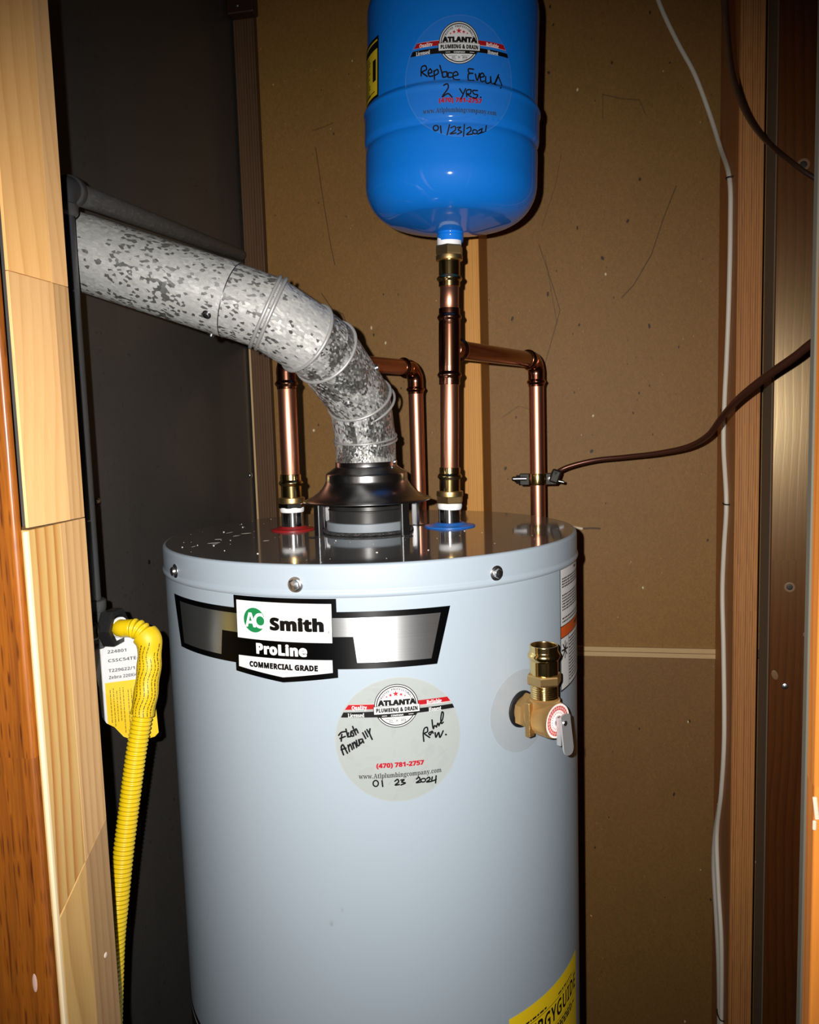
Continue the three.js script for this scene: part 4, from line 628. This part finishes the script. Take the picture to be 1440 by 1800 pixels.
// ---------------------------------------------------------------- ground clamp and wires
const onPipe = V(-0.0395, 1.305, -1.2115);
{
  const t = thing('ground_clamp', 'small dark bronze clamp with bolts gripping the right copper pipe', 'clamp', onPipe.toArray());
  const bronze = P({ color: lin(0.016, 0.014, 0.01), metalness: 0.1, roughness: 0.45, specularIntensity: 0.35 });
  part('jaw', [moved(spun(lathe([[0.0112, -0.0085], [0.0142, -0.0085], [0.0142, 0.0085], [0.0112, 0.0085]], 28, 0, Math.PI), 0, Math.PI / 2 * 0 - Math.PI / 2, 0), 0, 0, 0.0004)], brass, t, 'brass front strap');
  part('clamp_ear', moved(box(0.014, 0.017, 0.006, 0.001), -0.019, 0, 0.003), bronze, t); part('clamp_ear', moved(box(0.016, 0.017, 0.006, 0.001), 0.02, 0, 0.003), bronze, t);
  part('jaw', [moved(spun(lathe([[0.0112, -0.0085], [0.0142, -0.0085], [0.0142, 0.0085], [0.0112, 0.0085]], 28, 0, Math.PI), 0, Math.PI / 2, 0), 0, 0, -0.0004), moved(box(0.014, 0.017, 0.005, 0.001), -0.019, 0, -0.003), moved(box(0.016, 0.017, 0.005, 0.001), 0.02, 0, -0.003)], bronze, t);
  part('bolt', [moved(spun(lathe(soft([[0, 0], [0.0035, 0], [0.0035, 0.02], [0.0025, 0.022], [0, 0.0222]], 0.0004), 18), 0, 0, Math.PI / 2), -0.016, 0.0012, 0.004), spun(moved(hexNut(0.0075, 0.0, 0.006), 0, 0.0255, 0), 0, 0, Math.PI / 2), spun(moved(hexNut(0.0068, 0.0, 0.005), 0, 0.0182, 0), 0, 0, Math.PI / 2)], darkMetal, t, 'steel bolt with nuts');
  part('lug', [moved(spun(box(0.014, 0.02, 0.013, 0.003), 0, 0, -0.35), 0.026, 0.004, 0.004), onAxis(lathe(soft([[0.0035, 0], [0.0062, 0], [0.0062, 0.009], [0.0035, 0.009]], 0.0005), 20), V(0.024, 0.003, 0.004), V(0.45, 1, 0.1))], bronze, t);
  part('screw', [moved(spun(lathe(soft([[0, 0], [0.0042, 0], [0.004, 0.0025], [0, 0.003]], 0.0004), 18), Math.PI / 2, 0, 0), 0.018, 0.0, 0.0058), onAxis(lathe(soft([[0, 0], [0.0024, 0], [0.0022, 0.009], [0, 0.0095]], 0.0003), 12), V(0.03, -0.003, 0.004), V(1, -0.25, 0))], darkMetal, t);
  const w = thing('ground_wire', 'bare brown copper wire curving from the clamp to the right jamb', 'wire', [0, 0, 0]);
  part('wire', sweep([V(-0.0145, 1.3115, -1.2075), V(-0.0075, 1.3168, -1.2125), V(0.0063, 1.3227, -1.2134), V(0.0432, 1.3313, -1.2112), V(0.0869, 1.3357, -1.1997), V(0.1318, 1.3412, -1.1783), V(0.1666, 1.3497, -1.1552), V(0.1864, 1.3651, -1.1197), V(0.1973, 1.3883, -1.0833), V(0.2081, 1.4101, -1.0365), V(0.2296, 1.4337, -0.992), V(0.2504, 1.4523, -0.957), V(0.2597, 1.4625, -0.9394), V(0.2792, 1.4781, -0.9039), V(0.394, 1.53, -0.74)], (q) => 0.0034 + 0.0014 * Math.min(1, Math.max(0, (q - 0.2) * 3)), { seg: 120, radial: 14 }), wireCopper, w);
  const v = thing('electrical_wire', 'dark brown cable sweeping down past the top right stud', 'cable', [0, 0, 0]);
  part('wire', sweep([V(0.152, 2.345, -0.93), V(0.158, 2.0, -0.91), V(0.1613, 1.8339, -0.8979), V(0.165, 1.8105, -0.9167), V(0.1751, 1.7949, -0.9579), V(0.1926, 1.778, -1.021), V(0.2204, 1.7583, -1.0858), V(0.2613, 1.7473, -1.1643), V(0.3041, 1.7365, -1.2227), V(0.3413, 1.7137, -1.2377), V(0.394, 1.6824, -1.232)], 0.0036, { seg: 140, radial: 14 }), wireBrown, v);
}
{
  const t = thing('white_cable', 'thin white cable stapled down the right side of the back wall', 'cable', [0, 0, 0]);
  // down across the back wall, then along the left face of the right stud
  const up = [[0.118, 2.32], [0.132, 2.18], [0.16, 2.0766], [0.189, 2.011], [0.2181, 1.9542], [0.2437, 1.8842]].map(([x, y]) => V(x, y, -1.4655));
  const low = [[1.7517, -1.3613], [1.6797, -1.3528], [1.56, -1.3592], [1.4729, -1.3725], [1.4192, -1.3834], [1.3458, -1.3889], [1.2497, -1.36], [1.1791, -1.3749], [1.1013, -1.3852], [1.0069, -1.3703], [0.8582, -1.3572], [0.7608, -1.3766], [0.6609, -1.4129], [0.5784, -1.3926], [0.5038, -1.3627], [0.3533, -1.3545], [0.01, -1.352]].map(([y, z]) => V(0.2552, y, z));
  part('cable', sweep([...up, V(0.2535, 1.83, -1.44), ...low], 0.0037, { seg: 240, radial: 14 }), cableWhite, t);
  part('cable', sweep([[0.73, -1.391], [0.6498, -1.4321], [0.592, -1.4402], [0.5216, -1.4144], [0.453, -1.3882], [0.3376, -1.3724], [0.01, -1.37]].map(([y, z]) => V(0.2552, y, z)), 0.0037, { seg: 80, radial: 14 }), M({ color: lin(0.55, 0.52, 0.47), roughness: 0.5 }), t, 'second run beside it, greyer');
  for (const [y, z, w] of [[1.757, -1.363, 0.016], [1.2505, -1.36, 0.016], [0.366, -1.362, 0.03]])   // staples over the cable, into the stud
    part('cable_tie', sweep([V(0.2595, y, z - w / 2), V(0.2538, y, z - w / 2), V(0.2508, y, z - w * 0.25), V(0.2508, y - 0.0006, z + w * 0.25), V(0.2538, y - 0.001, z + w / 2), V(0.2595, y - 0.001, z + w / 2)], 0.0012, { seg: 24, radial: 8 }), black, t);
}

// ---------------------------------------------------------------- relief valve
{
  const th = 50 * D2R, n = V(Math.sin(th), 0, Math.cos(th)), b = V(TC[0] + TR * n.x, 1.111, TC[1] + TR * n.z);
  const t = thing('relief_valve', 'brass relief valve with lever on the heater, open fitting pointing up', 'valve', b.toArray());
  t.rotation.y = th;   // local z points out of the tank
  const out = (g) => { g.rotateX(Math.PI / 2); return g; };   // lathe axis y -> local z
  part('hole_seal', out(lathe([[0.013, -0.0005], [0.0182, -0.0005], [0.0178, 0.0012], [0.013, 0.0015]], 40)), black, t, 'black seal');
  part('inlet', [out(lathe(soft([[0.0128, -0.003], [0.0132, 0.004], [0.0132, 0.006]], 0.0003), 36)), out(hexNut(0.0175, 0.004, 0.013))], brassCast, t);
  const body = [out(lathe(soft([[0.009, 0.0125], [0.0145, 0.0135], [0.0172, 0.019], [0.018, 0.026], [0.018, 0.037], [0.0175, 0.042], [0.0158, 0.0438], [0, 0.044]], 0.0012), 44))];
  body.push(moved(lathe(soft([[0.008, -0.002], [0.0148, 0.004], [0.0148, 0.0165], [0.0143, 0.0185], [0.012, 0.0188]], 0.0008), 40), 0, 0, 0.0285));
  body.push(moved(box(0.0075, 0.033, 0.006, 0.001), -0.0158, 0, 0.024));
  const vb = part('body', body, brassCast, t);
  const prof = []; for (let i = 0; i < 7; i++) { const y = 0.0188 + i * 0.0021; prof.push([0.0122, y], [0.013, y + 0.0006], [0.013, y + 0.0011], [0.0122, y + 0.0017]); }
  part('thread', moved(lathe(prof, 40), 0, 0, 0.0285), brass, vb);
  part('nut', moved(hexNut(0.0165, 0.0325, 0.0418), 0, 0, 0.0285), brassDull, t);
  part('press_cup', moved(lathe(soft([[0.0105, 0.0415], [0.0132, 0.0415], [0.0132, 0.055], [0.0144, 0.0567], [0.0153, 0.0585], [0.0153, 0.0602], [0.0144, 0.062], [0.0132, 0.0636], [0.0134, 0.069], [0.0128, 0.0696], [0.0118, 0.069], [0.0118, 0.045], [0, 0.045]], 0.0005), 44), 0, 0, 0.0285), brass, t, 'open brass press fitting');
  const tag = canvasTex(512, 512, (g, w, h) => { g.fillStyle = '#e9e2e0'; g.fillRect(0, 0, w, h); g.strokeStyle = '#c4554f'; g.lineWidth = 66; g.beginPath(); g.arc(256, 256, 192, 0, 7); g.stroke(); g.strokeStyle = '#e9e2e0'; g.lineWidth = 5; for (let i = 0; i < 26; i++) { const a = i / 26 * 6.283; g.beginPath(); g.moveTo(256 + 160 * Math.cos(a), 256 + 160 * Math.sin(a)); g.lineTo(256 + 224 * Math.cos(a), 256 + 224 * Math.sin(a)); g.stroke(); } g.beginPath(); g.arc(256, 256, 192, 0, 7); g.stroke(); g.fillStyle = '#b9534e'; for (let i = 0; i < 22; i++) { const a = i / 22 * 6.283; g.save(); g.translate(256 + 126 * Math.cos(a), 256 + 126 * Math.sin(a)); g.rotate(a); g.fillRect(-12, -5, 24, 10); g.restore(); } });
  const td = new THREE.CircleGeometry(0.0162, 48); part('dial_tag', moved(td, 0, 0, 0.0446), M({ map: tag, roughness: 0.45 }), vb, 'round red and white tag');
  const stem = part('stem', [out(lathe(soft([[0, 0.0445], [0.0056, 0.0447], [0.005, 0.0475], [0.0026, 0.048], [0.0026, 0.054], [0, 0.0545]], 0.0004), 24))], zincScrew, t);
  const ls = new THREE.Shape(); ls.moveTo(-0.0062, 0.006); ls.lineTo(-0.0066, -0.022); ls.quadraticCurveTo(-0.0066, -0.03, 0, -0.0302); ls.quadraticCurveTo(0.0066, -0.03, 0.0066, -0.022); ls.lineTo(0.0062, 0.006); ls.quadraticCurveTo(0, 0.009, -0.0062, 0.006);
  const hp = new THREE.Path(); hp.absellipse(0, -0.021, 0.0022, 0.0022, 0, 6.2832); ls.holes.push(hp);
  const lever = new THREE.ExtrudeGeometry(ls, { depth: 0.0012, bevelEnabled: true, bevelSize: 0.0004, bevelThickness: 0.0003, bevelSegments: 2, curveSegments: 10 });
  part('lever', [moved(spun(lever, -0.12, 0, 0), 0.002, 0, 0.0515), moved(box(0.0012, 0.026, 0.005, 0.0004), 0.0086, -0.008, 0.0498), moved(box(0.0012, 0.026, 0.005, 0.0004), -0.0046, -0.008, 0.0498)], leverMat, stem, 'bright steel test lever');
}

// ---------------------------------------------------------------- gas pipe, valve and yellow connector
{
  const t = thing('gas_pipe', 'black iron gas pipe along the left wall above the vent', 'gas pipe', [0, 0, 0]);
  const X = -0.4446, z = -0.6801, r = 0.0107, y = 1.611, far = V(-0.5665, 1.7034, -1.395), run = far.clone().sub(V(X, y, z)).normalize();
  part('pipe', rod(V(X, y, z).addScaledVector(run, 0.024), far, r, 28), ironDusty, t, 'dusty horizontal run');
  part('elbow', [sweep(arc(V(X, y, z), V(0, -1, 0), run, 0.018), r * 1.16, { seg: 20, radial: 28 }), onAxis(lathe(soft([[r, 0], [r * 1.35, 0], [r * 1.35, 0.008], [r * 1.1, 0.011]], 0.0008), 36).rotateX(Math.PI).translate(0, 0.011, 0), V(X, y - 0.026, z), V(0, 1, 0)), onAxis(lathe(soft([[r * 1.1, 0], [r * 1.35, 0.003], [r * 1.35, 0.011], [r, 0.011]], 0.0008), 36), V(X, y, z).addScaledVector(run, 0.016), run)], blackIron, t);
  part('pipe', rod(V(X, y - 0.02, z), V(X, 1.224, z), r, 28), blackIron, t, 'glossy black upright');
  const v = thing('gas_valve', 'black gas shutoff valve low on the left wall', 'valve', [X, 1.2065, z]);
  const gb = part('body', [lathe(soft([[0, -0.024], [0.006, -0.024], [0.0065, -0.02], [0.0148, -0.02], [0.0148, -0.017], [0.0135, -0.014], [0.0165, -0.009], [0.0165, 0.009], [0.0135, 0.014], [0.0148, 0.017], [0.0148, 0.026], [r, 0.026]], 0.001), 36), spun(lathe(soft([[0, 0], [0.013, 0], [0.013, 0.014], [0.0125, 0.02], [0.0095, 0.024]], 0.0008), 8), 0, 0, -Math.PI / 2)], blackIron, v);
  part('flare_nut', spun(hexNut(0.019, 0.0165, 0.0295), 0, 0, -Math.PI / 2), P({ color: lin(0.02, 0.02, 0.021), roughness: 0.22, metalness: 0.3 }), gb);
  part('handle', [moved(box(0.01, 0.014, 0.03, 0.003), 0.014, 0.0, 0.02), moved(spun(lathe(soft([[0, 0], [0.009, 0], [0.009, 0.006], [0, 0.007]], 0.001), 24), Math.PI / 2, 0, 0), 0.012, 0.0, 0.0155)], black, gb);

  const h = thing('gas_connector', 'yellow corrugated gas hose with a paper tag hanging from the valve', 'hose', [0, 0, 0]);
  const path = [V(X + 0.028, 1.2065, z), V(-0.4095, 1.2066, -0.6755)];
  const low = [[-0.4029, 1.207, -0.6751], [-0.3925, 1.2056, -0.675], [-0.3827, 1.1969, -0.6739], [-0.3818, 1.1805, -0.6724], [-0.3842, 1.1495, -0.6666], [-0.3891, 1.1207, -0.6626], [-0.3936, 1.0945, -0.659], [-0.4002, 1.0474, -0.6527], [-0.4048, 1.0017, -0.644], [-0.4077, 0.9616, -0.6361], [-0.4105, 0.9264, -0.6298], [-0.4113, 0.8913, -0.6239], [-0.411, 0.852, -0.6167], [-0.4098, 0.8043, -0.6068], [-0.4089, 0.7063, -0.5916], [-0.408, 0.45, -0.585], [-0.408, 0.02, -0.585]].map((p) => V(...p));
  const rr = 0.0092, wave = (s) => rr + 0.0008 * Math.sin(s / 0.0040 * Math.PI * 2) - 0.0004;
  const hz = part('hose', sweep([...path, ...low], (q, s) => (s < 0.018 ? 0.0083 : wave(s)), { seg: 1900, radial: 20 }), yellow, h);
  part('ferrule', onAxis(lathe(soft([[0.006, 0], [0.0098, 0], [0.0098, 0.003], [0.006, 0.0035]], 0.0004), 30), V(X + 0.0285, 1.2065, z), V(1, 0, 0.2)), white, hz, 'pale plastic ring');
  const sleeveText = canvasTex(512, 1024, (g, w, hh) => { g.fillStyle = '#d3b005'; g.fillRect(0, 0, w, hh); for (let i = 0; i < 22; i++) { let q = 20 + 60 * hash(i, 1, 6), k = 0; const e = hh * (0.72 + 0.2 * hash(i, 2, 6)); while (q < e) { const l = 8 + 34 * hash(i, k++, 7); g.fillStyle = 'rgba(60,48,10,0.85)'; g.fillRect(8 + i * 23, q, i % 5 === 0 ? 8 : 5, l); q += l + 8; } } });
  sleeveText.wrapS = sleeveText.wrapT = THREE.RepeatWrapping;
  const sl = sweep([V(-0.3866, 1.2015, -0.6745), V(-0.3827, 1.1969, -0.6739), V(-0.3818, 1.1805, -0.6724), V(-0.3842, 1.1495, -0.6666), V(-0.3878, 1.1285, -0.6635)], (q) => 0.0109 + 0.0004 * Math.sin(q * 19) + 0.004 * Math.max(0, 0.3 - q), { seg: 80, radial: 30, caps: false });
  { const u = sl.attributes.uv; for (let i = 0; i < u.count; i++) u.setXY(i, (u.getX(i) / 0.0804), u.getY(i) / 0.1); }
  part('sleeve', sl, P({ map: sleeveText, roughness: 0.5 }), hz, 'printed yellow sleeve');
  // paper tag: outline traced in millimetres, slightly curled, facing the opening
  const out = [[-26, 62], [-30, 60], [-41, 50], [-42, 22], [-40, 8], [-39, -24], [-35, -31], [-28, -36], [-20, -47], [-13, -51], [0, -53], [10, -51], [14, -47], [12, 0], [11, 30], [10, 56], [4, 55], [-8, 57]];
  const s = new THREE.Shape(); out.forEach(([x, y], i) => i ? s.lineTo(x / 1000, y / 1000) : s.moveTo(x / 1000, y / 1000));
  const tg = new THREE.ExtrudeGeometry(s, { depth: 0.0005, bevelEnabled: false, curveSegments: 4 });
  const p = tg.attributes.position, u = tg.attributes.uv; for (let i = 0; i < p.count; i++) { const x = p.getX(i), y = p.getY(i); u.setXY(i, (x + 0.043) / 0.058, (y + 0.054) / 0.117); p.setX(i, x * 0.95); p.setY(i, y * 0.95); p.setZ(i, p.getZ(i) + 3 * (x + 0.01) ** 2 + 0.0012 * Math.sin(y * 90)); } tg.computeVertexNormals();
  const tagMap = canvasTex(512, 1024, (g, w, hh) => { g.fillStyle = '#c2c4c6'; g.fillRect(0, 0, w, hh); const yy = (y) => (63 - y) / 117 * hh, xx = (x) => (x + 43) / 58 * w; g.fillStyle = '#d3b005'; g.fillRect(xx(-34), yy(11), w, hh);
    g.fillStyle = '#3c3f44'; g.textBaseline = 'middle'; for (const [tx, y, wd] of [['224801', 42, 22], ['CSSC54TE-48 A.S', 33, 54], ['T229622/1', 23, 30], ['Zebra 220Xi4 (300 dpi)', 16, 54]]) { g.font = 'bold 40px sans-serif'; g.save(); g.translate(xx(-30), yy(y)); g.scale(wd / 58 * w / g.measureText(tx).width * 0.86, 1); g.textAlign = 'left'; g.fillText(tx, 0, 0); g.restore(); }
    for (let i = 0; i < 11; i++) { let q = yy(6) + 40 * hash(i, 1, 9), k = 0; const e = yy(-36) + 60 * hash(i, 2, 9) - (i < 4 ? 80 : 0); while (q < e) { const l = 8 + 30 * hash(i, k++, 12); g.fillStyle = 'rgba(70,55,8,0.8)'; g.fillRect(xx(-30) + i * 27 + (i > 4 ? 14 : 0), q, i === 9 ? 10 : 6, l); q += l + 7; } } });
  const tag = part('tag', tg, M({ map: tagMap, roughness: 0.6 }), hz, 'white and yellow paper tag'); tag.position.set(-0.4045, 1.1425, -0.6935); tag.rotation.y = 0.5;
}

// ---------------------------------------------------------------- the flash itself, outside the frame beside the camera
{
  const t = thing('flash_lamp', 'small round phone flash beside the camera that lights the closet', 'lamp', FLASH.toArray());
  t.quaternion.copy(camera.quaternion);
  part('housing', spun(lathe(soft([[0, -0.004], [0.0065, -0.004], [0.0065, -0.0012], [0.0042, -0.001]], 0.0005), 28), -Math.PI / 2, 0, 0), black, t);
  part('diffuser', spun(lathe([[0, -0.001], [0.0042, -0.0012], [0.0042, -0.0024], [0, -0.0024]], 28), -Math.PI / 2, 0, 0), M({ color: lin(0.9, 0.85, 0.75), emissive: lin(1, 0.95, 0.88), emissiveIntensity: 3, roughness: 0.6 }), t);
}
shade(scene);
renderer.render(scene, camera);
